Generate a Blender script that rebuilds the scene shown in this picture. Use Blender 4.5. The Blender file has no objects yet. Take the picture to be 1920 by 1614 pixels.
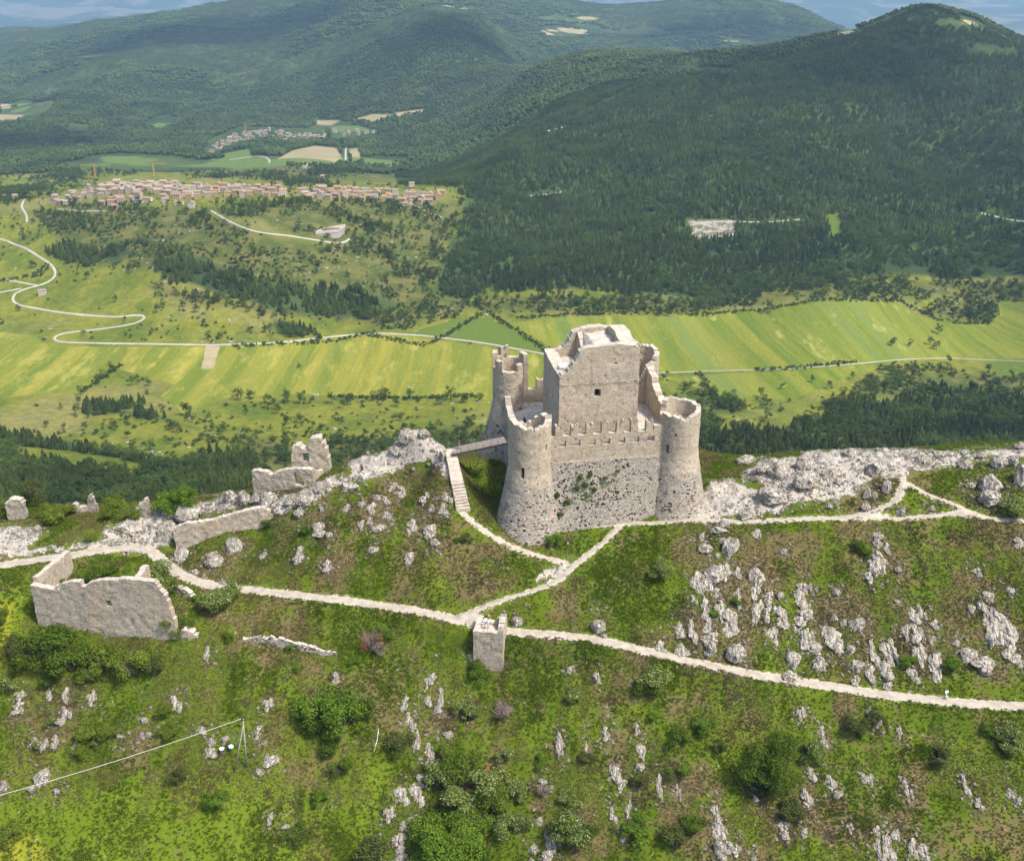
import bpy, math, random
import numpy as np
from mathutils import Vector, Matrix
random.seed(7); RNG = np.random.default_rng(11)
R = math.radians
SC = bpy.context.scene
COL = SC.collection

# ------------------------------------------------------------ camera, sky, sun, exposure
F, CX, CY, TH, CZ = 2000.0, 960.0, 807.0, R(23.5), 90.0
cam_d = bpy.data.cameras.new("camera"); cam = bpy.data.objects.new("camera", cam_d); COL.objects.link(cam)
cam.location = (0, 0, CZ); cam.rotation_euler = (math.pi/2 - TH, 0, 0)
cam_d.sensor_fit = 'HORIZONTAL'; cam_d.sensor_width = 36; cam_d.lens = 36*F/1920
cam_d.clip_start = 1; cam_d.clip_end = 60000
SC.camera = cam
SUN_EL, SUN_AZ = R(57), R(122)          # azimuth from +Y (away from the viewer) towards +X
w = bpy.data.worlds.new("World"); SC.world = w; w.use_nodes = True
nt = w.node_tree; bg = nt.nodes['Background']; sky = nt.nodes.new('ShaderNodeTexSky')
sky.sky_type = 'NISHITA'; sky.sun_disc = False; sky.sun_elevation = SUN_EL; sky.sun_rotation = SUN_AZ
sky.air_density = 1.0; sky.dust_density = 2.5; sky.ozone_density = 1.0
nt.links.new(sky.outputs[0], bg.inputs[0]); bg.inputs[1].default_value = 0.15
sd = bpy.data.lights.new("sun", 'SUN'); sd.energy = 3.1; sd.angle = R(7); sd.color = (1, .93, .82)
so = bpy.data.objects.new("sun", sd); COL.objects.link(so)
sv = Vector((math.cos(SUN_EL)*math.sin(SUN_AZ), math.cos(SUN_EL)*math.cos(SUN_AZ), math.sin(SUN_EL)))
so.rotation_euler = sv.to_track_quat('Z', 'Y').to_euler(); so.location = (60, 60, 200)
SC.view_settings.view_transform = 'Standard'; SC.view_settings.look = 'None'
SC.view_settings.exposure = .88; SC.view_settings.gamma = 1
SC.cycles.max_bounces = 6; SC.cycles.diffuse_bounces = 3; SC.cycles.transparent_max_bounces = 6
SC.cycles.volume_bounces = 0

# ------------------------------------------------------------ picture <-> place
cT, sT = math.cos(TH), math.sin(TH)
def tan_dep(py):
    v = (CY-py)/F
    return (sT - v*cT)/(cT + v*sT)
def xoy(px, py):                       # X / Y of a ray
    return ((px-CX)/F)/(cT + (CY-py)/F*sT)
def proj(x, y, z):
    d = y*cT - (z-CZ)*sT
    return CX + F*x/d, CY - F*(y*sT + (z-CZ)*cT)/d
def from_z(px, py, z):
    y = (CZ-z)/tan_dep(py); return (xoy(px, py)*y, y, z)
def from_y(px, py, y):
    return (xoy(px, py)*y, y, CZ - y*tan_dep(py))

# ------------------------------------------------------------ noise
def _h(ix, iy, iz, seed):
    n = (ix.astype(np.int64)*73856093) ^ (iy.astype(np.int64)*19349663) ^ (iz.astype(np.int64)*83492791) ^ (seed*2654435761)
    n = (n ^ (n >> 13)) & 0xffffffff
    n = (n*1274126177) & 0xffffffff
    n = (n ^ (n >> 16)) & 0xffffffff
    n = (n*2246822519) & 0xffffffff
    return (((n ^ (n >> 15)) & 0xffffff)/float(0xffffff))*2-1
def vnoise(x, y, z, seed=0):
    x, y, z = np.broadcast_arrays(np.asarray(x, float), np.asarray(y, float), np.asarray(z, float))
    ix, iy, iz = np.floor(x), np.floor(y), np.floor(z)
    fx, fy, fz = x-ix, y-iy, z-iz
    s = lambda t: t*t*t*(t*(t*6-15)+10)
    fx, fy, fz = s(fx), s(fy), s(fz)
    ix, iy, iz = ix.astype(np.int64), iy.astype(np.int64), iz.astype(np.int64)
    r = 0
    for a in (0, 1):
        wa = fx if a else 1-fx
        for b in (0, 1):
            wb = fy if b else 1-fy
            for c in (0, 1):
                r = r + wa*wb*(fz if c else 1-fz)*_h(ix+a, iy+b, iz+c, seed)
    return r
def noise2(x, y, seed=0):
    x, y = np.broadcast_arrays(np.asarray(x, float), np.asarray(y, float))
    ix, iy = np.floor(x), np.floor(y); fx, fy = x-ix, y-iy
    s = lambda t: t*t*t*(t*(t*6-15)+10)
    fx, fy = s(fx), s(fy); ix = ix.astype(np.int64); iy = iy.astype(np.int64); z = np.zeros_like(ix)
    return ((1-fx)*(1-fy)*_h(ix, iy, z, seed) + fx*(1-fy)*_h(ix+1, iy, z, seed)
            + (1-fx)*fy*_h(ix, iy+1, z, seed) + fx*fy*_h(ix+1, iy+1, z, seed))
def fbm2(x, y, sc, oc=4, seed=0, ridged=False):
    r = 0; a = 1; t = 0
    for k in range(oc):
        n = noise2(x/sc + 17.3*k, y/sc - 9.1*k, seed+k)
        if ridged: n = 1-2*np.abs(n)
        r = r + a*n; t += a; a *= .5; sc = sc/2.03
    return r/t
def fbm3(p, sc, oc=3, seed=0, ridged=False):
    r = 0; a = 1; t = 0
    for k in range(oc):
        n = vnoise(p[:, 0]/sc+7.7*k, p[:, 1]/sc+3.1*k, p[:, 2]/sc-5.3*k, seed+k)
        if ridged: n = 1-2*np.abs(n)
        r = r + a*n; t += a; a *= .5; sc = sc/2.05
    return r/t
def sstep(a, b, x):
    t = np.clip((x-a)/(b-a), 0, 1); return t*t*(3-2*t)
class TPS:
    def __init__(s, pts, vals, lam=1e-4):
        s.p = np.array(pts, float); n = len(s.p)
        K = s.phi(np.linalg.norm(s.p[:, None]-s.p[None], axis=2)) + lam*np.eye(n)
        P = np.hstack([np.ones((n, 1)), s.p]); A = np.zeros((n+3, n+3))
        A[:n, :n] = K; A[:n, n:] = P; A[n:, :n] = P.T
        b = np.zeros(n+3); b[:n] = vals; s.w = np.linalg.solve(A, b)
    @staticmethod
    def phi(r):
        r = np.maximum(r, 1e-9); return r*r*np.log(r)
    def __call__(s, x, y):
        o = s.w[-3] + s.w[-2]*x + s.w[-1]*y
        for k in range(len(s.p)):
            o = o + s.w[k]*s.phi(np.hypot(x-s.p[k, 0], y-s.p[k, 1]))
        return o
def poly_sd(px, py, poly):             # signed distance to a polygon, positive inside
    poly = np.array(poly, float); n = len(poly)
    d = np.full(px.shape, 1e18); inside = np.zeros(px.shape, bool)
    for i in range(n):
        a = poly[i]; b = poly[(i+1) % n]; e = b-a
        wx, wy = px-a[0], py-a[1]
        t = np.clip((wx*e[0]+wy*e[1])/(e @ e), 0, 1)
        d = np.minimum(d, (wx-t*e[0])**2 + (wy-t*e[1])**2)
        c = (a[1] > py) != (b[1] > py)
        if e[1] != 0:
            inside ^= c & (px < e[0]*(py-a[1])/e[1] + a[0])
    return np.where(inside, 1, -1)*np.sqrt(d)
def any_poly(px, py, polys):
    r = np.full(px.shape, -1e9)
    for p in polys: r = np.maximum(r, poly_sd(px, py, p))
    return r
def line_d(x, y, pts):
    pts = np.array(pts, float)[:, :2]; d = np.full(x.shape, 1e18); zz = np.zeros(x.shape)
    idx = np.zeros(x.shape)
    for i in range(len(pts)-1):
        a = pts[i]; e = pts[i+1]-a; wx, wy = x-a[0], y-a[1]
        t = np.clip((wx*e[0]+wy*e[1])/(e @ e), 0, 1)
        q = (wx-t*e[0])**2 + (wy-t*e[1])**2
        m = q < d; d = np.where(m, q, d); idx = np.where(m, i+t, idx)
    return np.sqrt(d), idx

# ------------------------------------------------------------ the lie of the land
FGP = [(1300,970,2.5),(1500,972,2.8),(1700,972,3),(1900,985,2.5),(1500,862,6.5),(1900,842,8),(1700,857,7),(1400,878,4),(1340,884,2.8),
 (1900,1325,-15.5),(1700,1305,-14.5),(1400,1262,-12.5),(1200,1220,-10.5),(1100,1195,-9.3),(960,1185,-8.6),(870,1160,-7.2),
 (700,1133,-6.5),(500,1108,-5.6),(370,1090,-5.3),(300,1055,-4.8),(270,1020,-4.2),(100,1040,-4),(-100,1062,-4),
 (100,955,-5),(0,985,-4.5),(200,945,-6),(300,945,-3.5),
 (600,1050,-2.1),(700,950,3.7),(780,1000,1.5),(500,1000,-1.5),(860,1060,-1.8),
 (990,1000,0.3),(1273,962,2.4),(1130,955,1.9),(900,860,6.5),(900,920,3.2),(950,960,1.5),
 (835,850,11.3),(880,872,6),(780,812,13.8),(700,862,8.8),(680,885,7.3),(600,905,5),(560,915,3.5),(450,945,1),(510,965,1.5),
 (420,990,-1),(340,1030,-4.5),(640,872,7),(800,880,7.5),(760,890,6.5),
 (0,1614,-31),(480,1614,-30),(960,1614,-29),(1440,1614,-28),(1900,1614,-27.5),
 (200,1190,-9.5),(60,1183,-9.5),(330,1197,-9.3),(918,1262,-14),(918,1400,-20.3),(1400,1400,-18.7),(1900,1400,-18.8),
 (450,1440,-21),(450,1300,-14.8),(1500,1100,-5.5),(1850,1150,-7)]
P = [from_z(*p) for p in FGP]
P += [(10,194,3),(26,197,4),(-16,180,6.5),(-27,180,4.5),(-16,186,-1),(-30,188,-5),(-6,188,0),(-8,182,5),(-42,184,-2),(-70,205,-20),(-35,205,-8),(0,215,-6),(40,208,-8),(100,208,-8),(-120,190,-8),(130,180,8),
      (-80,90,-46),(0,90,-46),(80,90,-45),(-60,50,-70),(60,50,-70),(-120,120,-32),(120,120,-28)]
for x in (-200,-120,-60,0,60,120,200): P.append((x,242,-44)); P.append((x,300,-86))
fgT = TPS([p[:2] for p in P], [p[2] for p in P], .5)
BG = []
for u in (-.95,-.6,-.3,0,.3,.6,.95):
    for y, z in ((200,-10),(242,-44),(300,-86),(400,-136),(500,-171),(600,-198),(750,-221),(900,-230)):
        BG.append((u, y, z))
for px, py, z in [(1400,560,-232),(1900,545,-228),(1100,590,-232),(1000,570,-231),(700,640,-230),(400,648,-230),(100,648,-230),(-200,640,-228),
   (200,560,-216),(600,590,-224),(800,560,-224),(300,480,-190),(450,440,-176),(600,420,-178),(350,400,-173),(300,350,-168),(200,352,-170),
   (450,358,-172),(700,372,-180),(820,368,-186),(800,470,-215),(620,440,-187),(0,450,-200),(0,560,-222),(0,380,-190),(-200,450,-200),
   (600,300,-262),(450,252,-300),(150,300,-268),(600,212,-300),(50,220,-312),(900,250,-232),(900,190,-235),(300,230,-310),
   (300,150,-255),(500,80,-180),(900,40,-80),(0,120,-290),
   (1300,400,-190),(1300,300,-152),(1000,300,-178),(1000,400,-210),(1600,450,-200),(1200,200,-132),(1000,130,-135),(1150,100,-115),(1350,110,-110),
   (1500,85,-70),(1740,46,-5),(1620,72,-36),(1560,84,-50),(1920,92,-60),(1700,200,-118),(1900,300,-150),(1800,350,-188),(1920,400,-184),(2150,400,-150),(2150,150,-100),(2100,300,-120)]:
    x, y, z = from_z(px, py, z); BG.append((x/y, y, z))
for px, py, y in [(350,26,5500),(0,64,7000),(600,-6,5900),(850,-14,6200),(1300,-4,5600),(1400,4,5400),(1540,58,5100),(1200,60,5000),(-200,80,7000)]:
    x, y, z = from_y(px, py, y); BG.append((x/y, y, z))
for u, y, z in [(-.3,1750,-250),(-.1,1900,-262),(-.45,1800,-255),(0,3900,-235),(.1,4000,-240),(.2,4300,-260),(.3,4000,-260),(.45,3800,-250),(.6,4000,-250),
   (-.55,9500,-420),(-.3,8500,-400),(0,8500,-420),(.3,7500,-420),(.5,7500,-430),(-.8,9500,-420),(.9,7500,-430),
   (-.6,13500,-410),(0,13500,-400),(.6,13500,-410),(-.6,20000,-120),(-.2,20000,-100),(.3,20000,-90),(.7,20000,-150),(-.6,27000,500),(0,27000,500),(.6,27000,500)]:
    BG.append((u, y, z))
bgT = TPS([(b[0]*2.2, math.log(b[1])) for b in BG], [b[2] for b in BG], 1e-3)

du = .0028
UU = np.arange(-.86, .8601, du); NU = len(UU)
ly = [math.log(46)]
while ly[-1] < math.log(26000): ly.append(ly[-1] + (.0027 if ly[-1] < math.log(232) else .0046))
LY = np.array(ly); YY = np.exp(LY); NY = len(YY)
Yg = np.repeat(YY[:, None], NU, 1); Xg = Yg*UU[None]
def height_smooth(x, y):
    o = np.zeros(x.shape); m = y < 262
    if m.any(): o[m] = fgT(x[m], y[m])
    n = y > 226
    if n.any():
        b = bgT(x[n]/y[n]*2.2, np.log(y[n])); t = sstep(228, 260, y[n])
        o[n] = np.where(t < 1, o[n]*(1-t)+b*t, b)
    return o
H = height_smooth(Xg, Yg)
# folds and gullies of the far mountains
mt = sstep(1150, 2600, Yg)*(1-sstep(6600, 8200, Yg)*.85)
PXg, PYg = proj(Xg, Yg, H)
rightm = sstep(800, 1000, PXg)*sstep(1080, 1500, Yg)
H += mt*(fbm2(Xg, Yg, 900, 4, 5, True)*42 + fbm2(Xg, Yg, 260, 3, 9)*9)*sstep(2500, 3500, Yg)
H += rightm*(1-sstep(2150, 2650, Yg))*(fbm2(Xg+300, Yg, 520, 4, 21, True)*30+fbm2(Xg, Yg+90, 170, 3, 22, True)*7)
H += sstep(9000, 16000, Yg)*fbm2(Xg, Yg, 3600, 5, 33, True)*270
H += sstep(940, 1100, Yg)*(1-sstep(1900, 2300, Yg))*(1-rightm)*fbm2(Xg, Yg, 130, 3, 41)*5
H += sstep(450, 700, Yg)*(1-sstep(930, 1000, Yg))*fbm2(Xg, Yg, 160, 3, 43)*1.2

def _col(u):
    k = min(max((u-UU[0])/du, 0), NU-1.001); i = int(k); return i, k-i
def hit(px, py, ymin=80, ymax=26000):
    u = xoy(px, py); i, f = _col(u); t = tan_dep(py)
    h = H[:, i]*(1-f) + H[:, i+1]*f
    g = CZ - YY*t - h
    j0 = int(np.searchsorted(YY, ymin)); j1 = int(np.searchsorted(YY, ymax))
    w_ = np.nonzero(g[j0:j1] <= 0)[0]
    if len(w_) == 0: return None
    j = j0 + int(w_[0])
    if j == j0: y = YY[j]
    else: y = YY[j-1] + (YY[j]-YY[j-1])*g[j-1]/(g[j-1]-g[j])
    return Vector((u*y, y, gz(u*y, y)))
def gz(x, y):
    i, f = _col(x/y); k = np.interp(math.log(y), LY, np.arange(NY)); j = min(int(k), NY-2); g = k-j
    return float((H[j, i]*(1-f)+H[j, i+1]*f)*(1-g) + (H[j+1, i]*(1-f)+H[j+1, i+1]*f)*g)
def gz_arr(x, y):
    k = np.clip((x/y-UU[0])/du, 0, NU-1.001); i = k.astype(int); f = k-i
    q = np.clip(np.interp(np.log(y), LY, np.arange(NY)), 0, NY-1.001); j = q.astype(int); g = q-j
    return (H[j, i]*(1-f)+H[j, i+1]*f)*(1-g) + (H[j+1, i]*(1-f)+H[j+1, i+1]*f)*g

# ------------------------------------------------------------ paths near the castle
def world_line(pts, ymin=80, ymax=26000, step=1.0):
    q = []
    for a, b in zip(pts[:-1], pts[1:]):
        n = max(1, int(math.hypot(b[0]-a[0], b[1]-a[1])/12))
        for k in range(n): q.append((a[0]+(b[0]-a[0])*k/n, a[1]+(b[1]-a[1])*k/n))
    q.append(pts[-1])
    w_ = [hit(p[0], p[1], ymin, ymax) for p in q]; w_ = [p for p in w_ if p]
    # smooth
    A = np.array([list(p) for p in w_])
    for _ in range(3):
        if len(A) > 4: A[1:-1] = (A[:-2]+2*A[1:-1]+A[2:])/4
    L = np.concatenate([[0], np.cumsum(np.hypot(np.diff(A[:, 0]), np.diff(A[:, 1])))])
    n = max(2, int(L[-1]/step)); s = np.linspace(0, L[-1], n+1)
    return np.stack([np.interp(s, L, A[:, k]) for k in range(3)], 1)
PATHS = {
 'main': ([(2080,1336),(1910,1324),(1800,1318),(1660,1303),(1540,1284),(1400,1262),(1290,1240),(1200,1218),(1120,1200),(1050,1190),(960,1186),(900,1172),(840,1158),(760,1142),(640,1126),(520,1112),(430,1102),(370,1092),(325,1070),(300,1050),(285,1030),(268,1022),(210,1030),(120,1042),(0,1060),(-120,1075)], 1.9),
 'foot1': ([(862,955),(880,978),(915,1000),(955,1026),(1000,1040),(1060,1055)], 1.0),
 'foot2': ([(870,1152),(930,1128),(1000,1108),(1050,1088),(1075,1060),(1110,1035),(1150,1000),(1165,984)], .9),
 'foot3': ([(1058,993),(1110,985),(1165,983),(1240,980),(1300,975),(1345,958)], 1.0),
 'foot4': ([(1300,976),(1400,978),(1480,974),(1600,970),(1700,973),(1790,962),(1850,972),(1960,980)], 1.0),
 'foot5': ([(1690,880),(1695,915),(1685,940),(1650,955),(1600,968)], 1.0),
 'foot6': ([(1700,905),(1740,930),(1790,945),(1830,965),(1870,974)], .9),
}
PW = {k: world_line(p, 80, 190) for k, (p, _) in PATHS.items()}
near = Yg < 215
xs, ys = Xg[near], Yg[near]; hs = H[near]
pathd = np.full(xs.shape, 99.)
for k, (p, wd) in PATHS.items():
    d, idx = line_d(xs, ys, PW[k]); z = np.interp(idx, np.arange(len(PW[k])), PW[k][:, 2])
    m = (1-sstep(wd*.55, wd*.55+(2.4 if k == 'main' else 1.2), d))
    hs = hs*(1-m)+z*m; pathd = np.minimum(pathd, d-wd*.5)
H[near] = hs
pathdist = np.full(Xg.shape, 99.); pathdist[near] = pathd

# rock masks on the crest, in metres of picture distance
ROCKP = [[(500,975),(480,955),(540,930),(600,905),(650,882),(650,858),(720,845),(745,800),(800,800),(842,818),(848,860),(852,900),(830,898),(800,878),(770,883),(720,900),(640,915),(590,945),(540,972)],
 [(1380,885),(1450,850),(1600,836),(1750,845),(1860,845),(1990,825),(1990,872),(1840,866),(1760,880),(1700,895),(1640,900),(1600,930),(1550,945),(1480,955),(1400,975),(1340,978),(1290,972),(1310,935),(1330,902),(1380,897),(1430,920)],
 [(-80,985),(50,985),(85,1000),(60,1025),(180,1015),(205,990),(262,962),(300,955),(400,935),(470,930),(440,960),(335,985),(318,1030),(262,1040),(150,1034),(0,1052),(-80,1060)],
 [(868,968),(880,965),(900,985),(890,990)], [(1020,1065),(1070,1052),(1085,1050),(1050,1085),(1000,1100),(1000,1090)], [(470,1108),(480,1100),(500,1105)],
]
GRASSHOLE = [[(1500,800),(1500,858),(1420,862),(1400,840)],[(1420,1000),(1440,990),(1450,1000)],[(100,985),(190,1005),(110,1005)],
 [(650,890),(560,905),(580,888),(650,868)]]
PXn, PYn = proj(xs, ys, H[near])
rk = any_poly(PXn, PYn, ROCKP); rk = np.minimum(rk, -any_poly(PXn, PYn, GRASSHOLE))
rk = rk/9.0
rk = np.where(ys > 186, np.minimum(rk, 1-(ys-186)*.5), rk)
rockm = np.full(Xg.shape, -9.); rockm[near] = rk
CAST = (3.0, 165.0, R(9.0))
ca, sa = math.cos(CAST[2]), math.sin(CAST[2])
def cw(a, b, z=0): return (CAST[0]+a*ca-b*sa, CAST[1]+a*sa+b*ca, z)
la = (xs-CAST[0])*ca+(ys-CAST[1])*sa; lb = -(xs-CAST[0])*sa+(ys-CAST[1])*ca
incast = (la > -6) & (la < 32) & (lb > -6) & (lb < 31)
rr = sstep(-.2, .6, rk + .4*fbm2(xs, ys, 5, 3, 3))*np.where(incast, 0, 1)
off = sstep(0, 1.2, pathd)
H[near] += off*(fbm2(xs, ys, 9, 4, 50)*.55 + fbm2(xs, ys, 2.2, 3, 51)*.10)*sstep(60, 90, ys)
def worley(x, y, seed):
    ix, iy = np.floor(x).astype(np.int64), np.floor(y).astype(np.int64); best = np.full(x.shape, 9.); b2 = np.full(x.shape, 9.); hv = np.zeros(x.shape)
    for a in (-1, 0, 1):
        for b in (-1, 0, 1):
            cx, cy = ix+a, iy+b; z0 = np.zeros_like(cx); jx = cx+.5+.5*_h(cx, cy, z0, seed); jy = cy+.5+.5*_h(cx, cy, z0+1, seed); d = np.hypot(x-jx, y-jy)
            hh_ = _h(cx, cy, z0+2, seed); m = d < best; b2 = np.where(m, best, np.minimum(b2, d)); hv = np.where(m, hh_, hv); best = np.where(m, d, best)
    return hv, b2-best
wx_ = xs+.8*noise2(xs/2, ys/2, 5); wy_ = ys+.8*noise2(xs/2+9, ys/2, 6)
w1, e1 = worley(wx_/3.1, wy_/2.6, 3); w2, e2 = worley(wx_/1.35, wy_/1.2, 4)
H[near] += rr*(.10+.9*off)*((.25+.75*w1)*.55*sstep(0, .25, e1) + (.5+.5*w2)*.34*sstep(0, .3, e2) - .12)
H[near] += rr*(.25+.75*off)*(fbm2(xs*1.3, ys, 5.5, 4, 61, True)*.62 + fbm2(xs*1.5, ys*.8, 1.7, 3, 62, True)*.22)
# terracettes running down the slope: ribs of the tilted beds
rib = fbm2(xs+ (180-ys)*.12, ys*.22, 2.6, 3, 71, True)*.32
H[near] += off*(1-rr)*rib*sstep(172, 160, ys)
PXg, PYg = proj(Xg, Yg, H)

# ------------------------------------------------------------ materials
class NT:
    def __init__(s, name, rough=.9, spec=.2):
        s.m = bpy.data.materials.new(name); s.m.use_nodes = True; s.t = s.m.node_tree; s.n = s.t.nodes
        s.b = s.n['Principled BSDF']; s.b.inputs['Roughness'].default_value = rough
        s.b.inputs['Specular IOR Level'].default_value = spec
    def new(s, typ, **kw):
        x = s.n.new(typ)
        for k, v in kw.items(): setattr(x, k, v)
        return x
    def put(s, sock, v):
        if hasattr(v, 'is_output') or isinstance(v, bpy.types.NodeSocket): s.t.links.new(v, sock)
        elif isinstance(v, tuple) and len(v) == 3 and sock.type == 'RGBA': sock.default_value = (*v, 1)
        else: sock.default_value = v
    def attr(s, name, out='Fac'): return s.new('ShaderNodeAttribute', attribute_name=name).outputs[out]
    def pos(s): return s.new('ShaderNodeNewGeometry').outputs['Position']
    def obj(s): return s.new('ShaderNodeTexCoord').outputs['Object']
    def uv(s): return s.new('ShaderNodeTexCoord').outputs['UV']
    def rand(s): return s.new('ShaderNodeObjectInfo').outputs['Random']
    def mapp(s, v, sc=(1, 1, 1), loc=(0, 0, 0)):
        x = s.new('ShaderNodeMapping'); s.put(x.inputs[0], v); x.inputs['Scale'].default_value = sc; x.inputs['Location'].default_value = loc
        return x.outputs[0]
    def noise(s, v, scale, detail=4, rough=.55, dist=0, out=0):
        x = s.new('ShaderNodeTexNoise'); s.put(x.inputs['Vector'], v); x.inputs['Scale'].default_value = scale
        x.inputs['Detail'].default_value = detail; x.inputs['Roughness'].default_value = rough; x.inputs['Distortion'].default_value = dist
        return x.outputs[out]
    def vor(s, v, scale, feature='F1', out='Distance', rnd=1):
        x = s.new('ShaderNodeTexVoronoi', feature=feature); s.put(x.inputs['Vector'], v); x.inputs['Scale'].default_value = scale
        x.inputs['Randomness'].default_value = rnd
        return x.outputs[out]
    def ramp(s, v, lo, hi, a=0., b=1.):
        x = s.new('ShaderNodeMapRange', interpolation_type='SMOOTHSTEP'); s.put(x.inputs[0], v)
        for k, q in zip((1, 2, 3, 4), (lo, hi, a, b)): x.inputs[k].default_value = q
        return x.outputs[0]
    def math(s, op, a, b=0.):
        x = s.new('ShaderNodeMath', operation=op); s.put(x.inputs[0], a); s.put(x.inputs[1], b); return x.outputs[0]
    def mix(s, f, a, b, mode='MIX'):
        x = s.new('ShaderNodeMix', data_type='RGBA', blend_type=mode); s.put(x.inputs[0], f); s.put(x.inputs[6], a); s.put(x.inputs[7], b); return x.outputs[2]
    def bump(s, h, dist=.1, strength=1.):
        x = s.new('ShaderNodeBump'); s.put(x.inputs['Height'], h); x.inputs['Distance'].default_value = dist; x.inputs['Strength'].default_value = strength
        s.put(s.b.inputs['Normal'], x.outputs[0]); return x
    def color(s, c): s.put(s.b.inputs['Base Color'], c); return s.m
def lin(r, g, b):
    f = lambda c: ((c/255+.055)/1.055)**2.4 if c/255 > .04045 else c/255/12.92
    return (f(r), f(g), f(b))

def grass_color(n, p):
    big = n.noise(p, .045, 3); mid = n.noise(n.mapp(p, (1, .7, 1)), .22, 4, .6); fine = n.noise(p, 1.6, 4, .7)
    tone = n.attr('tone')
    c = n.mix(n.ramp(mid, .30, .70), (.056, .092, .006), (.086, .122, .008))
    c = n.mix(n.ramp(big, .5, .68, 0, .6), c, (.125, .150, .016))
    c = n.mix(n.ramp(tone, .15, 1.1), c, (.105, .150, .010)); c = n.mix(n.ramp(tone, 1.2, 2.2), c, (.205, .215, .018))
    br = n.noise(n.mapp(p, (1, .7, 1), (31, 7, 2)), .15, 6, .66)
    c = n.mix(n.ramp(n.math('SUBTRACT', br, n.math('MULTIPLY', tone, .09)), .50, .62, 0, .85), c, (.128, .094, .046))
    c = n.mix(n.ramp(n.noise(n.mapp(p, (1, 1, 1), (3, 77, 2)), .6, 4, .7), .60, .70, 0, .8), c, (.150, .110, .058))
    c = n.mix(n.ramp(fine, .25, .75), c, (.055, .07, .014), 'MIX') if False else c
    k = n.ramp(fine, .3, .75, .93, 1.08)
    x = n.new('ShaderNodeMix', data_type='RGBA', blend_type='MULTIPLY'); x.inputs[0].default_value = 1
    n.put(x.inputs[6], c)
    cc = n.new('ShaderNodeCombineColor'); [n.put(cc.inputs[i], k) for i in range(3)]
    n.put(x.inputs[7], cc.outputs[0])
    return x.outputs[2]
def mul(n, c, k):
    cc = n.new('ShaderNodeCombineColor'); [n.put(cc.inputs[i], k) for i in range(3)]
    return n.mix(1., c, cc.outputs[0], 'MULTIPLY')

def rock_color(n, p, up=None, k=1., sp_=.8):
    st = n.noise(n.mapp(p, (1, 1, .5)), 1.1, 6, .65); sp = n.noise(p, 3.6, 5, .75)
    c = n.mix(n.ramp(st, .36, .62), tuple(k*v for v in (.26, .235, .20)), tuple(min(.72, k*v) for v in (.48, .44, .38)))
    c = n.mix(n.ramp(sp, .52, .66, 0, sp_), c, (.17, .155, .14))
    c = n.mix(n.ramp(n.noise(p, .7, 4, .6), .60, .70, 0, .6), c, (.42, .30, .20))
    return c

def M_hillside():
    n = NT('hillside_mat', 1, .1); p = n.pos()
    g = grass_color(n, p)
    # grey pebble litter and small outcrops between the grass
    lit = n.math('MULTIPLY', n.ramp(n.noise(n.mapp(p, (1.6, .55, .8)), .9, 5, .75), .60, .66), n.ramp(n.noise(p, .12, 3), .42, .6))
    g = n.mix(n.math('MULTIPLY', lit, .6), g, (.36, .32, .26))
    rk = n.math('ADD', n.attr('rock'), n.math('MULTIPLY', n.math('SUBTRACT', n.noise(p, .40, 6, .72), .585), 6.5))
    rc = rock_color(n, p)
    gravel = n.mix(n.ramp(n.noise(p, 5, 4, .7), .35, .7), (.34, .295, .235), (.49, .445, .375))
    rc = n.mix(n.ramp(n.noise(n.mapp(p, (1, 1, 1), (9, 4, 1)), .22, 4, .6), .50, .58), rc, gravel)
    f = n.ramp(rk, -.15, .25)
    pd = n.math('ADD', n.attr('pathd'), n.math('MULTIPLY', n.math('SUBTRACT', n.noise(p, 1.3, 4, .7), .5), 1.7))
    fp = n.ramp(pd, .35, .05)
    c = n.mix(f, g, rc); c = n.mix(fp, c, gravel)
    h = n.math('ADD', n.noise(p, 2.2, 6, .75), n.math('MULTIPLY', n.vor(n.mapp(p, (1.3, 1, .6)), 1.1, 'DISTANCE_TO_EDGE'), n.math('MULTIPLY', f, .9)))
    h = n.math('MULTIPLY', h, n.ramp(f, 0, 1, .10, 1.)); n.bump(h, .28, .9)
    return n.color(c)

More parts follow.
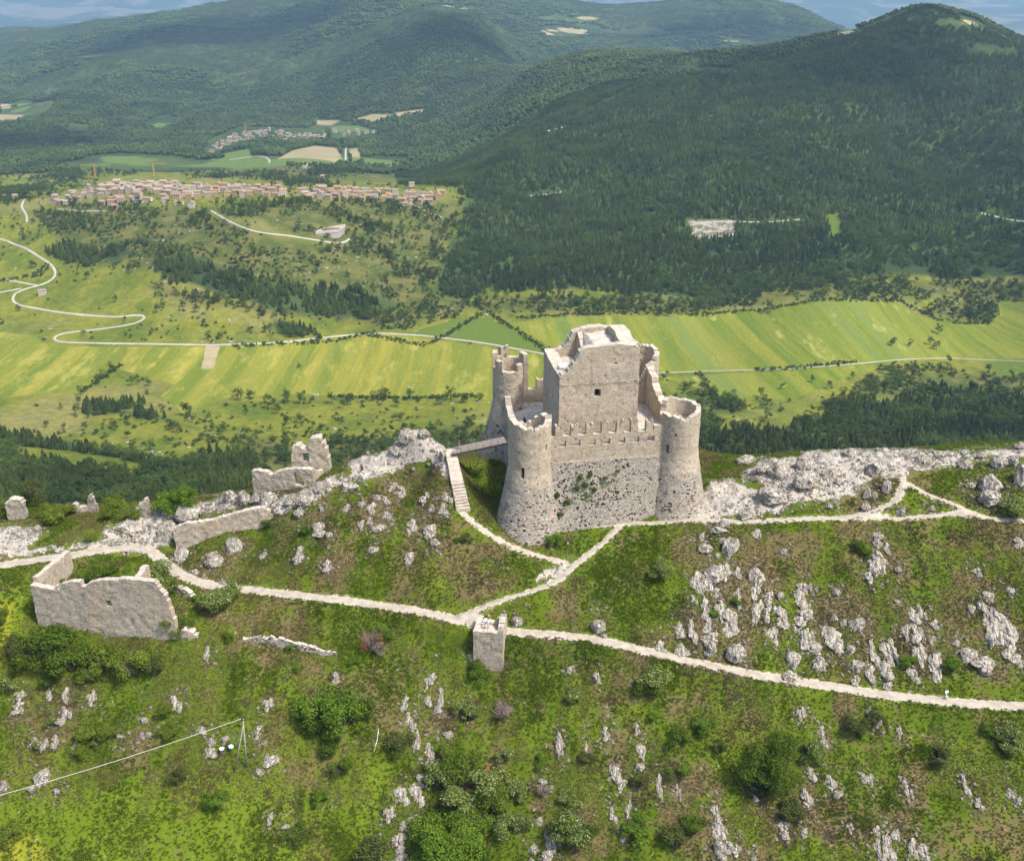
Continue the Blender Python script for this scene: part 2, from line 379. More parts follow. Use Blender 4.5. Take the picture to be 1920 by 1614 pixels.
def M_valley():
    n = NT('valley_mat', 1, .1); p = n.pos()
    big = n.noise(p, .006, 4, .6); mid = n.noise(n.mapp(p, (1, .6, 1)), .03, 4, .65); fine = n.noise(p, .16, 5, .7)
    c = n.mix(n.ramp(mid, .35, .65), (.092, .124, .014), (.170, .176, .022))
    c = n.mix(n.ramp(big, .5, .66, 0, .6), c, (.215, .185, .070))
    c = mul(n, c, n.ramp(fine, .3, .7, .78, 1.2))
    # heath of the scrubby hill
    scr = n.mix(n.ramp(n.noise(p, .05, 5, .65), .4, .62), (.062, .084, .016), (.128, .122, .034))
    c = n.mix(n.ramp(n.attr('heath'), -2, 6), c, scr)
    wobn = n.math('MULTIPLY', n.math('SUBTRACT', n.noise(p, .06, 4, .7), .5), 3.5)
    # long narrow strips of hay
    for an, cols in (('stripa', None), ('stripb', None)):
        s_ = n.attr(an); cx = n.new('ShaderNodeCombineXYZ'); n.put(cx.inputs[0], s_)
        wob = n.math('ADD', s_, n.math('MULTIPLY', n.noise(p, .02, 2), 5)); cx2 = n.new('ShaderNodeCombineXYZ'); n.put(cx2.inputs[0], wob)
        v = n.new('ShaderNodeTexVoronoi', voronoi_dimensions='1D', feature='F1'); n.put(v.inputs['W'], wob); v.inputs['Scale'].default_value = .062
        sepc = n.new('ShaderNodeSeparateColor'); n.put(sepc.inputs[0], v.outputs['Color'])
        v2 = n.new('ShaderNodeTexVoronoi', voronoi_dimensions='1D', feature='F1'); n.put(v2.inputs['W'], wob); v2.inputs['Scale'].default_value = .19
        sep2 = n.new('ShaderNodeSeparateColor'); n.put(sep2.inputs[0], v2.outputs['Color'])
        ys_ = n.new('ShaderNodeSeparateXYZ'); n.put(ys_.inputs[0], p)
        cs = n.new('ShaderNodeCombineXYZ'); n.put(cs.inputs[0], n.math('MULTIPLY', wob, .075)); n.put(cs.inputs[1], n.math('MULTIPLY', ys_.outputs[1], .004)); st1 = n.noise(cs.outputs[0], 1, 4, .6)
        cs = n.new('ShaderNodeCombineXYZ'); n.put(cs.inputs[0], n.math('MULTIPLY', wob, .28)); n.put(cs.inputs[1], n.math('MULTIPLY', ys_.outputs[1], .013)); st2 = n.noise(cs.outputs[0], 1, 4, .65)
        mixv = n.math('ADD', n.math('MULTIPLY', sepc.outputs[0], .35), n.math('ADD', n.math('MULTIPLY', n.ramp(st1, .3, .7), .45), n.math('MULTIPLY', n.ramp(st2, .3, .7), .2)))
        if an == 'stripa':
            f = n.mix(n.ramp(mixv, .15, .85), (.125, .158, .014), (.255, .232, .030))
            f = n.mix(n.ramp(sepc.outputs[1], .74, .9, 0, .55), f, (.100, .150, .014))
            f = n.mix(n.ramp(n.noise(n.mapp(p, (1, .35, 1)), .055, 5, .7), .50, .66, 0, .8), f, (.34, .30, .06))
        else:
            f = n.mix(n.ramp(mixv, .15, .85), (.098, .142, .012), (.200, .205, .024))
            f = n.mix(n.ramp(sepc.outputs[1], .72, .9, 0, .6), f, (.205, .215, .035))
            f = n.mix(n.ramp(sepc.outputs[2], .8, .9, 0, .5), f, (.100, .170, .045))
            f = n.mix(n.ramp(n.noise(n.mapp(p, (1, .3, 1)), .05, 5, .7), .57, .68, 0, .7), f, (.36, .34, .10))
        f = n.mix(n.ramp(sep2.outputs[0], 0, 1, 0, .35), f, (.140, .180, .03))
        f = mul(n, f, n.ramp(n.noise(p, .4, 4, .7), .3, .7, .86, 1.14))
        c = n.mix(n.ramp(n.attr('field' + an[-1]), -.6, .6), c, f)
    c = n.mix(n.ramp(n.math('ADD', n.attr('green'), wobn), -.5, .5), c, (.095, .138, .018))
    tan = n.mix(n.ramp(n.noise(p, .05, 4, .6), .4, .6), (.36, .285, .165), (.30, .255, .15))
    c = n.mix(n.ramp(n.math('ADD', n.attr('tan'), wobn), -.7, .7), c, tan)
    lit = n.math('MULTIPLY', n.ramp(n.noise(n.mapp(p, (.6, 1, 1)), .22, 4, .75), .645, .67), n.ramp(n.noise(p, .012, 3), .48, .60))
    lit = n.math('MULTIPLY', lit, n.ramp(n.attr('stony'), -1, 3))
    c = n.mix(lit, c, (.40, .37, .32))
    c = n.mix(n.ramp(n.attr('quarry'), -.4, .6), c, n.mix(n.ramp(n.noise(n.mapp(p, (1, 1, .3)), .12, 4, .7), .42, .62), (.13, .125, .07), (.36, .325, .275)))
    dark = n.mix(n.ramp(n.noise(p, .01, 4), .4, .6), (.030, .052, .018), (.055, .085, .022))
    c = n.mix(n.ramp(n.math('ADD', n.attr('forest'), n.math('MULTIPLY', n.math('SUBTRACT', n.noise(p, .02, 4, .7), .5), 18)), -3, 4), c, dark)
    n.bump(n.noise(p, .25, 5, .7), 1.2, .8)
    return n.color(c)

def M_mountain():
    n = NT('mountain_mat', 1, .1); p = n.pos()
    c = n.mix(n.ramp(n.noise(p, .004, 5, .65), .4, .62), (.040, .066, .024), (.090, .125, .030))
    c = n.mix(n.ramp(n.noise(p, .03, 5, .7), .45, .7, 0, .7), c, (.020, .036, .018))
    c = n.mix(n.ramp(n.attr('tan'), -.5, .5), c, n.mix(n.ramp(n.noise(p, .01, 4), .4, .6), (.36, .285, .16), (.31, .265, .14)))
    c = n.mix(n.ramp(n.attr('green'), -.5, .5), c, (.120, .175, .040))
    plain = n.mix(n.ramp(n.noise(n.mapp(p, (1, .5, 1)), .0016, 5, .7), .48, .56), (.04, .07, .035), (.15, .145, .105))
    c = n.mix(n.ramp(n.attr('plain'), 0, 1), c, plain)
    n.bump(n.noise(p, .06, 6, .75), 7, .9)
    return n.color(c)

def M_stone(name, c1, c2, warm, holes=.6, course=True, dark=(.10, .09, .08)):
    n = NT(name, .95, .15); uv = n.uv(); p = n.pos()
    br = n.new('ShaderNodeTexBrick'); n.put(br.inputs['Vector'], n.mapp(uv, (1, 1, 1)))
    br.offset = .5; br.inputs['Scale'].default_value = 1; br.inputs['Mortar Size'].default_value = .025; br.inputs['Mortar Smooth'].default_value = .6
    br.inputs['Brick Width'].default_value = .62; br.inputs['Row Height'].default_value = .27
    br.inputs['Color1'].default_value = (.8, .8, .8, 1); br.inputs['Color2'].default_value = (1.12, 1.12, 1.12, 1); br.inputs['Mortar'].default_value = (.78, .76, .72, 1)
    mott = n.noise(p, .45, 6, .7); big = n.noise(n.mapp(p, (1, 1, .35)), .18, 4, .6)
    c = n.mix(n.ramp(mott, .35, .65), c1, c2)
    c = n.mix(n.ramp(big, .48, .68, 0, .75), c, warm)
    c = n.mix(n.ramp(n.noise(n.mapp(p, (1.2, 1.2, .18), (5, 2, 9)), .6, 5, .7), .54, .70, 0, .7), c, tuple(v*.52 for v in c1))
    c = n.mix(.75, c, n.mix(1., c, br.outputs['Color'], 'MULTIPLY'))
    fine = n.noise(p, 3.2, 5, .75)
    c = mul(n, c, n.ramp(fine, .3, .7, .8, 1.18))
    # rubble of the lower walls and the gaps between its stones
    rub = n.ramp(n.math('ADD', n.attr('rub'), n.math('MULTIPLY', n.math('SUBTRACT', n.noise(p, .5, 4, .7), .5), .9)), .35, .65)
    vp = n.mapp(uv, (1, 1.55, 1)); cell = n.new('ShaderNodeTexVoronoi', feature='F1'); n.put(cell.inputs['Vector'], vp); cell.inputs['Scale'].default_value = 2.9
    sc = n.new('ShaderNodeSeparateColor'); n.put(sc.inputs[0], cell.outputs['Color'])
    rc = n.mix(n.ramp(sc.outputs[0], 0, 1), (.385, .335, .27), (.54, .48, .395))
    ed = n.new('ShaderNodeTexVoronoi', feature='DISTANCE_TO_EDGE'); n.put(ed.inputs['Vector'], vp); ed.inputs['Scale'].default_value = 2.9
    rc = n.mix(n.ramp(ed.outputs[0], .01, .11), (.24, .215, .19), rc)
    pit_shade = n.math('MULTIPLY', n.ramp(n.math('ADD', sc.outputs[1], n.math('MULTIPLY', n.attr('moss'), .16)), .86, .90), n.ramp(n.noise(p, .35, 3), .36, .50))
    rc = n.mix(pit_shade, rc, (.045, .04, .032))  # dark spots painted for the shade inside small pits
    mossy = n.math('MULTIPLY', n.attr('moss'), n.ramp(n.noise(p, .5, 5, .7), .54, .62))
    rc = n.mix(mossy, rc, (.06, .11, .02))
    c = n.mix(n.math('MAXIMUM', rub, .36), c, rc)
    ph = n.new('ShaderNodeTexVoronoi', feature='F1'); n.put(ph.inputs['Vector'], n.mapp(uv, (1, 1, 1), (.3, .7, 0))); ph.inputs['Scale'].default_value = .55
    c = n.mix(n.ramp(ph.outputs[0], .13, .10, 0, holes), c, dark)  # putlog holes are only dark spots, their inner shade put into the colour
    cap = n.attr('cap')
    c = n.mix(n.ramp(cap, .3, .7), c, n.mix(n.ramp(n.noise(p, 1.5, 5, .7), .35, .62), (.38, .325, .26), (.52, .46, .385)))  # wall tops: weathered stone with sunlight painted into its tone
    h = n.math('ADD', n.math('MULTIPLY', fine, .5), n.math('MULTIPLY', rub, n.ramp(ed.outputs[0], 0, .16, 0, .9)))
    h = n.math('ADD', h, n.math('MULTIPLY', br.outputs['Fac'], -.25))
    n.bump(h, .14, .9)
    return n.color(c)

def M_simple(name, c1, c2, scale=3, rough=.9, bump=.03, spec=.2):
    n = NT(name, rough, spec); p = n.obj()
    c = n.mix(n.ramp(n.noise(p, scale, 5, .65), .35, .65), c1, c2)
    if bump: n.bump(n.noise(p, scale*2.5, 5, .7), bump, .8)
    return n.color(c)
def M_leaf(name, c1, c2, var=.3, trans=.35, dot=None, zone=None):
    n = NT(name, .75, .25); r = n.rand(); p = n.pos()
    c = n.mix(r, c1, c2)
    c = n.mix(n.ramp(n.noise(p, zone or .8, 4, .7), .35, .65, 0, .8), c, tuple(v*(1-var) for v in c1))
    if dot: c = n.mix(n.ramp(n.noise(p, 2.6, 5, .8), .56, .60), c, dot)
    n.color(c)
    if trans:
        tr = n.new('ShaderNodeBsdfTranslucent'); n.put(tr.inputs[0], c)
        mx = n.new('ShaderNodeMixShader'); mx.inputs[0].default_value = trans
        n.t.links.new(n.b.outputs[0], mx.inputs[1]); n.t.links.new(tr.outputs[0], mx.inputs[2])
        n.t.links.new(mx.outputs[0], n.n['Material Output'].inputs[0])
    return n.m
def M_rock():
    n = NT('limestone_mat', .95, .15); p = n.obj(); g = n.new('ShaderNodeNewGeometry')
    c = rock_color(n, p, None, 1.06, .5)
    sx = n.new('ShaderNodeSeparateXYZ'); n.put(sx.inputs[0], g.outputs['Normal'])
    moss = n.math('MULTIPLY', n.ramp(n.noise(p, 1.7, 5, .75), .50, .60), n.ramp(sx.outputs[2], .25, .8))
    c = n.mix(n.math('MULTIPLY', moss, .85), c, n.mix(n.ramp(n.noise(p, 4, 3), .4, .6), (.115, .065, .035), (.10, .115, .02)))
    vm = n.new('ShaderNodeVectorMath', operation='MULTIPLY_ADD'); n.put(vm.inputs[0], n.noise(p, 1.3, 4, .7, 0, 1)); vm.inputs[1].default_value = (1.1, 1.1, 1.1); n.put(vm.inputs[2], p)
    cr = n.vor(n.mapp(vm.outputs[0], (2.0, 1.2, .45)), 1.2, 'DISTANCE_TO_EDGE')
    c = n.mix(n.math('MULTIPLY', n.ramp(cr, .07, .0, 0, .9), n.ramp(n.noise(p, 1.1, 3), .42, .55)), c, (.12, .09, .06))
    c = n.mix(n.ramp(n.noise(n.mapp(p, (1.6, 1, .7), (4, 4, 4)), 1.6, 5, .75), .56, .64, 0, .9), c, (.135, .10, .06))
    h = n.math('ADD', n.noise(p, 2.4, 6, .75), n.ramp(cr, 0, .14, 0, .8)); n.bump(h, .16, 1)
    return n.color(c)
def M_gravel():
    n = NT('gravel_mat', 1, .1); p = n.pos()
    c = n.mix(n.ramp(n.noise(p, .7, 5, .7), .35, .65), (.31, .27, .215), (.42, .375, .305))
    c = n.mix(n.ramp(n.noise(p, 7, 3, .7), .55, .7, 0, .5), c, (.33, .29, .24))
    n.bump(n.noise(p, 9, 4, .7), .05, .8); return n.color(c)

MAT = {}
MAT['hill'] = M_hillside(); MAT['valley'] = M_valley(); MAT['mount'] = M_mountain(); MAT['rock'] = M_rock(); MAT['gravel'] = M_gravel()
MAT['castle'] = M_stone('castle_stone_mat', (.425, .345, .240), (.525, .435, .315), (.54, .405, .255), .75)
MAT['ruin'] = M_stone('ruin_stone_mat', (.405, .335, .245), (.51, .43, .325), (.52, .39, .25), .5)
MAT['planks'] = M_simple('weathered_plank_mat', (.21, .18, .155), (.32, .28, .25), 2.0)
MAT['darkwood'] = M_simple('dark_beam_mat', (.045, .038, .032), (.08, .07, .06), 3)
MAT['pole'] = M_simple('pole_wood_mat', (.22, .20, .17), (.33, .31, .27), 3)
MAT['bark'] = M_simple('bark_mat', (.10, .08, .06), (.20, .17, .13), 4)
MAT['white'] = M_simple('white_plastic_mat', (.62, .68, .72), (.72, .77, .80), 2, .5, 0)
MAT['road'] = M_simple('pale_road_mat', (.34, .31, .26), (.42, .385, .33), .05, .9, 0)
MAT['cable'] = M_simple('pale_cable_mat', (.62, .60, .55), (.70, .68, .62), 2, .6, 0)
MAT['crane'] = M_simple('orange_paint_mat', (.55, .28, .05), (.62, .33, .07), .2, .5, 0)
MAT['pine'] = M_leaf('pine_needle_mat', (.052, .084, .016), (.112, .150, .025), .5, .28, zone=.02)
MAT['broad'] = M_leaf('broad_leaf_mat', (.056, .098, .016), (.120, .168, .026), .5, .3, zone=.010)
MAT['scrub'] = M_leaf('scrub_leaf_mat', (.045, .080, .018), (.090, .130, .026), .35, .2, zone=.02)
MAT['bright'] = M_leaf('bright_leaf_mat', (.140, .240, .016), (.190, .300, .026), .4, .45)
MAT['green'] = M_leaf('green_leaf_mat', (.092, .155, .010), (.145, .215, .016), .45, .4)
MAT['yellowgreen'] = M_leaf('yellowgreen_leaf_mat', (.150, .210, .016), (.210, .270, .028), .45, .4)
MAT['olive'] = M_leaf('olive_leaf_mat', (.085, .110, .020), (.120, .140, .030), .45, .3)
MAT['flower'] = M_leaf('flowering_leaf_mat', (.140, .205, .024), (.200, .265, .036), .4, .4, dot=(.62, .62, .44))
MAT['dead'] = M_simple('dead_twig_mat', (.16, .12, .10), (.27, .22, .19), 2, .9, 0)
MAT['reddead'] = M_simple('rusty_dead_needle_mat', (.20, .075, .035), (.30, .13, .07), 2, .9, 0)
MAT['redflower'] = M_simple('red_petal_mat', (.60, .07, .015), (.75, .12, .03), 2, .7, 0)
MAT['grassg'] = M_leaf('grass_blade_mat', (.094, .146, .008), (.122, .168, .010), .22, .35, zone=.12)
MAT['grassd'] = M_leaf('dry_grass_mat', (.150, .130, .040), (.200, .175, .060), .3, .15, zone=.25)
MAT['heatherm'] = M_leaf('brown_tussock_mat', (.115, .088, .045), (.160, .120, .066), .4, .15, zone=.25)

# ------------------------------------------------------------ object helpers
LAB = []            # things whose labels are made unique at the end
def tag(o, label=None, cat=None, group=None, kind=None):
    if label is not None: o['label'] = label
    if cat: o['category'] = cat
    if group: o['group'] = group
    if kind: o['kind'] = kind
    return o
def mesh_from(name, V, Fc, mat=None, smooth=True, attrs=None, uv=None):
    me = bpy.data.meshes.new(name); V = np.asarray(V, np.float32)
    if isinstance(Fc, np.ndarray) and Fc.ndim == 2:
        k = Fc.shape[1]; me.vertices.add(len(V)); me.vertices.foreach_set('co', V.ravel())
        me.loops.add(Fc.size); me.loops.foreach_set('vertex_index', Fc.astype(np.int32).ravel())
        me.polygons.add(len(Fc)); me.polygons.foreach_set('loop_start', np.arange(0, Fc.size, k, dtype=np.int32))
        me.update(calc_edges=True)
    else:
        me.from_pydata([tuple(map(float, v)) for v in V], [], [tuple(int(i) for i in f) for f in Fc])
    if uv is not None:
        l = me.uv_layers.new(name='UVMap'); vi = np.empty(len(me.loops), np.int32); me.loops.foreach_get('vertex_index', vi)
        l.data.foreach_set('uv', np.asarray(uv, np.float32)[vi].ravel())
    for k, a in (attrs or {}).items():
        at = me.attributes.new(k, 'FLOAT', 'POINT'); at.data.foreach_set('value', np.asarray(a, np.float32))
    me.polygons.foreach_set('use_smooth', np.full(len(me.polygons), smooth)); me.update()
    if mat: me.materials.append(mat)
    return me
def add(name, me, parent=None, loc=None):
    o = bpy.data.objects.new(name, me); COL.objects.link(o)
    if parent is not None: o.parent = parent
    if loc is not None: o.location = loc
    return o
def empty(name, loc, rz=0):
    o = bpy.data.objects.new(name, None); COL.objects.link(o); o.location = loc; o.rotation_euler = (0, 0, rz)
    o.empty_display_size = .5; return o
def copy_tree(o, kids, loc, rz=0, sc=(1, 1, 1), rot=None):
    c = o.copy(); COL.objects.link(c); c.location = loc; c.rotation_euler = rot if rot else (0, 0, rz); c.scale = sc
    for k in kids:
        d = k.copy(); COL.objects.link(d); d.parent = c
    return c
class MB:
    def __init__(s): s.v = []; s.f = []
    def box(s, c, d, rz=0, ry=0):
        M = Matrix.Rotation(rz, 3, 'Z') @ Matrix.Rotation(ry, 3, 'Y'); k = len(s.v)
        for x in (-1, 1):
            for y in (-1, 1):
                for z in (-1, 1): s.v.append(tuple(Vector(c) + M @ Vector((x*d[0]/2, y*d[1]/2, z*d[2]/2))))
        for f in ((0,1,3,2),(4,6,7,5),(0,4,5,1),(2,3,7,6),(0,2,6,4),(1,5,7,3)): s.f.append(tuple(k+i for i in f))
    def tube(s, p0, p1, r0, r1, n=8, cap=True):
        p0, p1 = Vector(p0), Vector(p1); a = (p1-p0).normalized(); u = a.orthogonal().normalized(); w_ = a.cross(u); k = len(s.v)
        for p, r in ((p0, r0), (p1, r1)):
            for i in range(n):
                t = 2*math.pi*i/n; s.v.append(tuple(p+u*math.cos(t)*r+w_*math.sin(t)*r))
        for i in range(n): s.f.append((k+i, k+(i+1) % n, k+n+(i+1) % n, k+n+i))
        if cap: s.f.append(tuple(k+i for i in range(n))[::-1]); s.f.append(tuple(k+n+i for i in range(n)))
    def obj(s, name, mat, parent=None, smooth=False):
        return add(name, mesh_from(name, s.v, s.f, mat, smooth), parent)

# ------------------------------------------------------------ land cover, and the ground itself
FLD_A = [[(-260,600),(60,628),(95,650),(380,650),(520,642),(640,630),(700,627),(760,629),(870,645),(1030,668),(1040,700),(1040,760),(920,752),(800,742),(640,742),(540,738),(430,745),(345,775),(300,742),(330,722),(250,700),(215,690),(150,735),(0,745),(-260,760)],
         [(-260,640),(0,640),(60,640),(140,730),(-260,760)]]
FLD_B = [[(955,606),(1060,594),(1240,592),(1300,590),(1440,578),(1540,561),(1680,563),(1720,592),(1790,606),(1862,608),(1872,566),(2200,566),(2200,680),(1770,668),(1680,678),(1480,690),(1240,700),(1180,702),(1060,665)],
         [(1245,708),(1480,694),(1640,684),(1560,720),(1480,750),(1350,740)]]
GREEN = [[(755,625),(905,588),(1030,655),(1100,700),(1040,664),(870,640)],[(410,290),(470,279),(472,296),(430,300)],[(462,302),(495,293),(510,303),(480,306)],
         [(1545,400),(1575,398),(1580,442),(1560,448)],[(1840,680),(2200,660),(2200,705),(1880,705)]]
TAN = [[(386,650),(412,650),(400,691),(376,692)],[(520,298),(550,282),(590,274),(632,278),(643,300),(630,311),(560,310)],
       [(0,195),(25,196),(20,203),(0,205)],[(0,215),(45,216),(30,228),(-60,228)],[(740,212),(795,205),(800,210),(745,219)],[(590,226),(640,226),(620,236),(595,234)],
       [(660,225),(700,214),(740,216),(700,230)],[(655,280),(672,278),(678,303),(660,308)]]
OPEN = [[(140,785),(230,775),(330,800),(380,812),(300,812),(200,800)],[(30,836),(130,844),(290,872),(255,888),(130,870),(40,856)],[(430,800),(520,812),(500,830),(420,818)],[(1400,770),(1500,760),(1530,780),(1440,790)]]
QUARRY = [[(1288,412),(1375,412),(1382,446),(1300,450)]]
HEATH = [[(60,400),(140,380),(260,378),(420,400),(520,440),(640,455),(760,480),(860,540),(900,580),(760,620),(640,610),(520,560),(380,520),(280,505),(130,500),(100,440)]]
CONIF = [[(812,545),(830,500),(850,440),(865,400),(880,345),(960,300),(1040,235),(1130,190),(1250,135),(1400,100),(1540,62),(1700,28),(1860,50),(3100,110),(3100,530),(1900,522),(1700,518),(1560,528),(1450,540),(1350,568),(1200,548),(1000,540),(900,546),(860,560)],
   [(-1100,815),(0,808),(100,822),(230,848),(330,872),(430,850),(500,880),(600,930),(620,1010),(-1100,1040)],
   [(160,764),(235,768),(300,778),(385,802),(375,810),(300,790),(200,775)],
   [(276,488),(330,474),(380,482),(430,508),(470,520),(560,540),(610,565),(560,582),(470,570),(380,540),(310,520)],
   [(98,475),(130,462),(180,470),(190,492),(120,494)],[(190,480),(225,455),(250,470),(215,496)],
   [(1305,795),(1400,802),(1490,798),(1560,770),(1640,752),(1760,745),(3100,740),(3100,900),(1300,900)],
   [(512,602),(560,600),(595,625),(540,632),(515,628)],[(440,560),(560,590),(640,600),(760,575),(700,550),(600,540)]]
SCRUB = [[(2150,528),(3100,560),(3100,760),(2150,760)],[(-1100,640),(-150,640),(-150,810),(-1100,810)],[(60,300),(300,292),(880,300),(880,352),(540,344),(345,322),(280,322),(200,332),(60,345)],[(100,378),(400,386),(540,372),(840,382),(860,420),(640,430),(400,410),(120,400)],[(420,380),(880,370),(850,450),(830,540),(700,520),(640,470),(520,440)],[(120,375),(420,385),(520,430),(420,412),(300,396),(150,395)],[(860,560),(960,548),(1200,556),(1400,552),(1560,530),(1700,520),(1920,528),(2200,540),(2200,566),(1870,568),(1700,560),(1540,560),(1300,588),(1060,592),(900,590)],
   [(1640,700),(1700,690),(2200,712),(2200,760),(1650,752),(1560,765)],[(420,800),(560,830),(700,820),(860,790),(920,800),(920,870),(640,900),(480,880)],[(1300,700),(1320,700),(1400,770),(1300,800)],
   [(1720,590),(1790,560),(1860,570),(1860,608),(1790,606)],[(-300,360),(80,350),(60,380),(-300,400)],[(250,520),(420,560),(620,590),(800,560),(860,560),(760,612),(560,600),(300,560)]]
CLEAR = [(700,345,90,16),(300,235,26,18),(145,240,25,14),(150,272,22,8),(260,305,110,14),(470,310,110,14),(700,305,50,14),(650,240,60,8),(45,207,45,12),
         (1340,132,60,6),(1380,78,24,4),(1205,62,55,5),(1790,45,45,12),(1860,95,40,12),(1700,90,40,8),(1590,62,30,8),(860,18,60,8),(1080,35,60,5),(1085,60,60,8),(1670,85,40,10)]
def inside_many(px, py, ymax_clip=None):
    A = {}
    A['fielda'] = any_poly(px, py, FLD_A)/3; A['fieldb'] = any_poly(px, py, FLD_B)/3
    A['green'] = any_poly(px, py, GREEN)/3; A['tan'] = any_poly(px, py, TAN)/3; A['quarry'] = any_poly(px, py, QUARRY)/3
    A['heath'] = any_poly(px, py, HEATH+SCRUB)/3; A['forest'] = any_poly(px, py, CONIF)/2
    return A
def clear_mask(px, py):
    r = np.full(px.shape, -9.)
    for cx, cy, rx, ry in CLEAR: r = np.maximum(r, 1-np.hypot((px-cx)/rx, (py-cy)/ry))
    return r*6
def ground_piece(name, j0, j1, mat, attrs):
    V = np.stack([Xg[j0:j1], Yg[j0:j1], H[j0:j1]], -1).reshape(-1, 3)
    nr = j1-j0; idx = np.arange(nr*NU).reshape(nr, NU)
    Fq = np.stack([idx[:-1, :-1], idx[:-1, 1:], idx[1:, 1:], idx[1:, :-1]], -1).reshape(-1, 4)
    o = add(name, mesh_from(name, V, Fq, mat, True, {k: a[j0:j1].ravel() for k, a in attrs.items()}))
    o['kind'] = 'structure'; return o
TN = any_poly(PXg, PYg, [[(-50,1500),(200,1450),(430,1425),(560,1470),(640,1560),(640,1660),(-50,1660)],[(860,845),(945,850),(950,980),(880,950)],[(-50,1080),(55,1090),(60,1290),(-50,1300)],[(640,1400),(760,1420),(700,1614),(640,1614)]])
TY = any_poly(PXg, PYg, [[(-50,1570),(70,1560),(110,1614),(-50,1660)],[(-50,1110),(40,1120),(30,1240),(-50,1240)],[(180,960),(330,950),(260,1000),(100,1000)]])
TB = any_poly(PXg, PYg, [[(340,1020),(640,900),(860,900),(1060,1060),(860,1140),(500,1090)],[(1280,985),(1900,1000),(1900,1290),(1660,1280),(1280,1220)],[(640,1200),(900,1250),(880,1400),(650,1380)],[(1200,1400),(1900,1500),(1900,1614),(1200,1614)]])
tone = (sstep(-30, 60, TN)*1.1+sstep(-20, 40, TY)*1.4-sstep(-40, 80, TB)*.9)
jA = int(np.searchsorted(YY, 246)); jB = int(np.searchsorted(YY, 2050))
ground_piece('hillside', 0, jA+1, MAT['hill'], {'rock': rockm, 'pathd': pathdist, 'tone': tone})
sl = slice(jA, jB+1); Aq = inside_many(PXg[sl], PYg[sl])
Aq['forest'] = np.maximum(Aq['forest'], np.where((PXg[sl] > 740) | (PYg[sl] < 292), sstep(1440, 1560, Yg[sl])*20-10, -9)-np.maximum(clear_mask(PXg[sl], PYg[sl])*2, 0))
Aq['forest'] = np.minimum(Aq['forest'], -any_poly(PXg[sl], PYg[sl], OPEN+QUARRY+GREEN))
full = {}
for k, a in Aq.items():
    q = np.full(Xg.shape, -9.); q[sl] = a; full[k] = q
full['stripa'] = Xg - .0*Yg; full['stripb'] = Xg + .087*Yg
st = np.full(Xg.shape, -9.); st[sl] = np.where(np.maximum(Aq['fielda'], Aq['fieldb']) > -1, -9, 4); full['stony'] = st
ground_piece('valley', jA, jB+1, MAT['valley'], full)
sl = slice(jB, NY); Ap = inside_many(PXg[sl], PYg[sl]); cm = clear_mask(PXg[sl], PYg[sl])
full2 = {k: np.full(Xg.shape, -9.) for k in ('tan', 'green', 'plain')}
cn = fbm2(Xg[sl], Yg[sl], 120, 3, 91)
full2['tan'][sl] = np.maximum(Ap['tan'], np.where(PYg[sl] < 140, cm+cn*7-3, -9)); full2['green'][sl] = np.maximum(Ap['green'], np.where(PYg[sl] >= 140, cm+cn*7-2.5, -9))
full2['plain'][sl] = sstep(8000, 9000, Yg[sl])
ground_piece('mountains', jB, NY, MAT['mount'], full2)

# gravel paths: draped sheets with ragged edges, 4 cm above the flattened bench
def ribbon(name, line, wd, mat, lift=.05, nx=7, wob=.28, label=None, seed=0, nscale=1.3):
    P = line; T = np.gradient(P[:, :2], axis=0); T /= np.linalg.norm(T, axis=1)[:, None]+1e-9; N = np.stack([-T[:, 1], T[:, 0]], 1)
    s = np.arange(len(P)); V = []
    offs = np.linspace(-1, 1, nx)
    wl = wd/2*(1+wob*noise2(s/nscale, s*0+seed, 5)+.5*wob*noise2(s*2.3/nscale, s*0+seed, 7)); wr = wd/2*(1+wob*noise2(s/nscale+40, s*0+seed, 5)+.5*wob*noise2(s*2.3/nscale+9, s*0+seed, 7))
    for o in offs:
        ww = np.where(o < 0, wl, wr)*o
        x, y = P[:, 0]+N[:, 0]*ww, P[:, 1]+N[:, 1]*ww
        z = gz_arr(x, y) + lift*(1 - 1.9*abs(o)**6)
        V.append(np.stack([x, y, z], 1))
    V = np.stack(V, 1).reshape(-1, 3); idx = np.arange(len(P)*nx).reshape(len(P), nx)
    Fq = np.stack([idx[:-1, :-1], idx[1:, :-1], idx[1:, 1:], idx[:-1, 1:]], -1).reshape(-1, 4)
    o = add(name, mesh_from(name, V, Fq, mat, True)); o['kind'] = 'structure'; return o
for i, (k, (p, wd)) in enumerate(PATHS.items()):
    ln = PW[k]; L = np.concatenate([[0], np.cumsum(np.hypot(np.diff(ln[:, 0]), np.diff(ln[:, 1])))]); s = np.arange(0, L[-1], .4)
    q = np.stack([np.interp(s, L, ln[:, c]) for c in range(3)], 1)
    ribbon('gravel_path' if k == 'main' else 'footpath', q, wd, MAT['gravel'], .07, 9, .22 if k == 'main' else .45, seed=i*5+1, nscale=3)
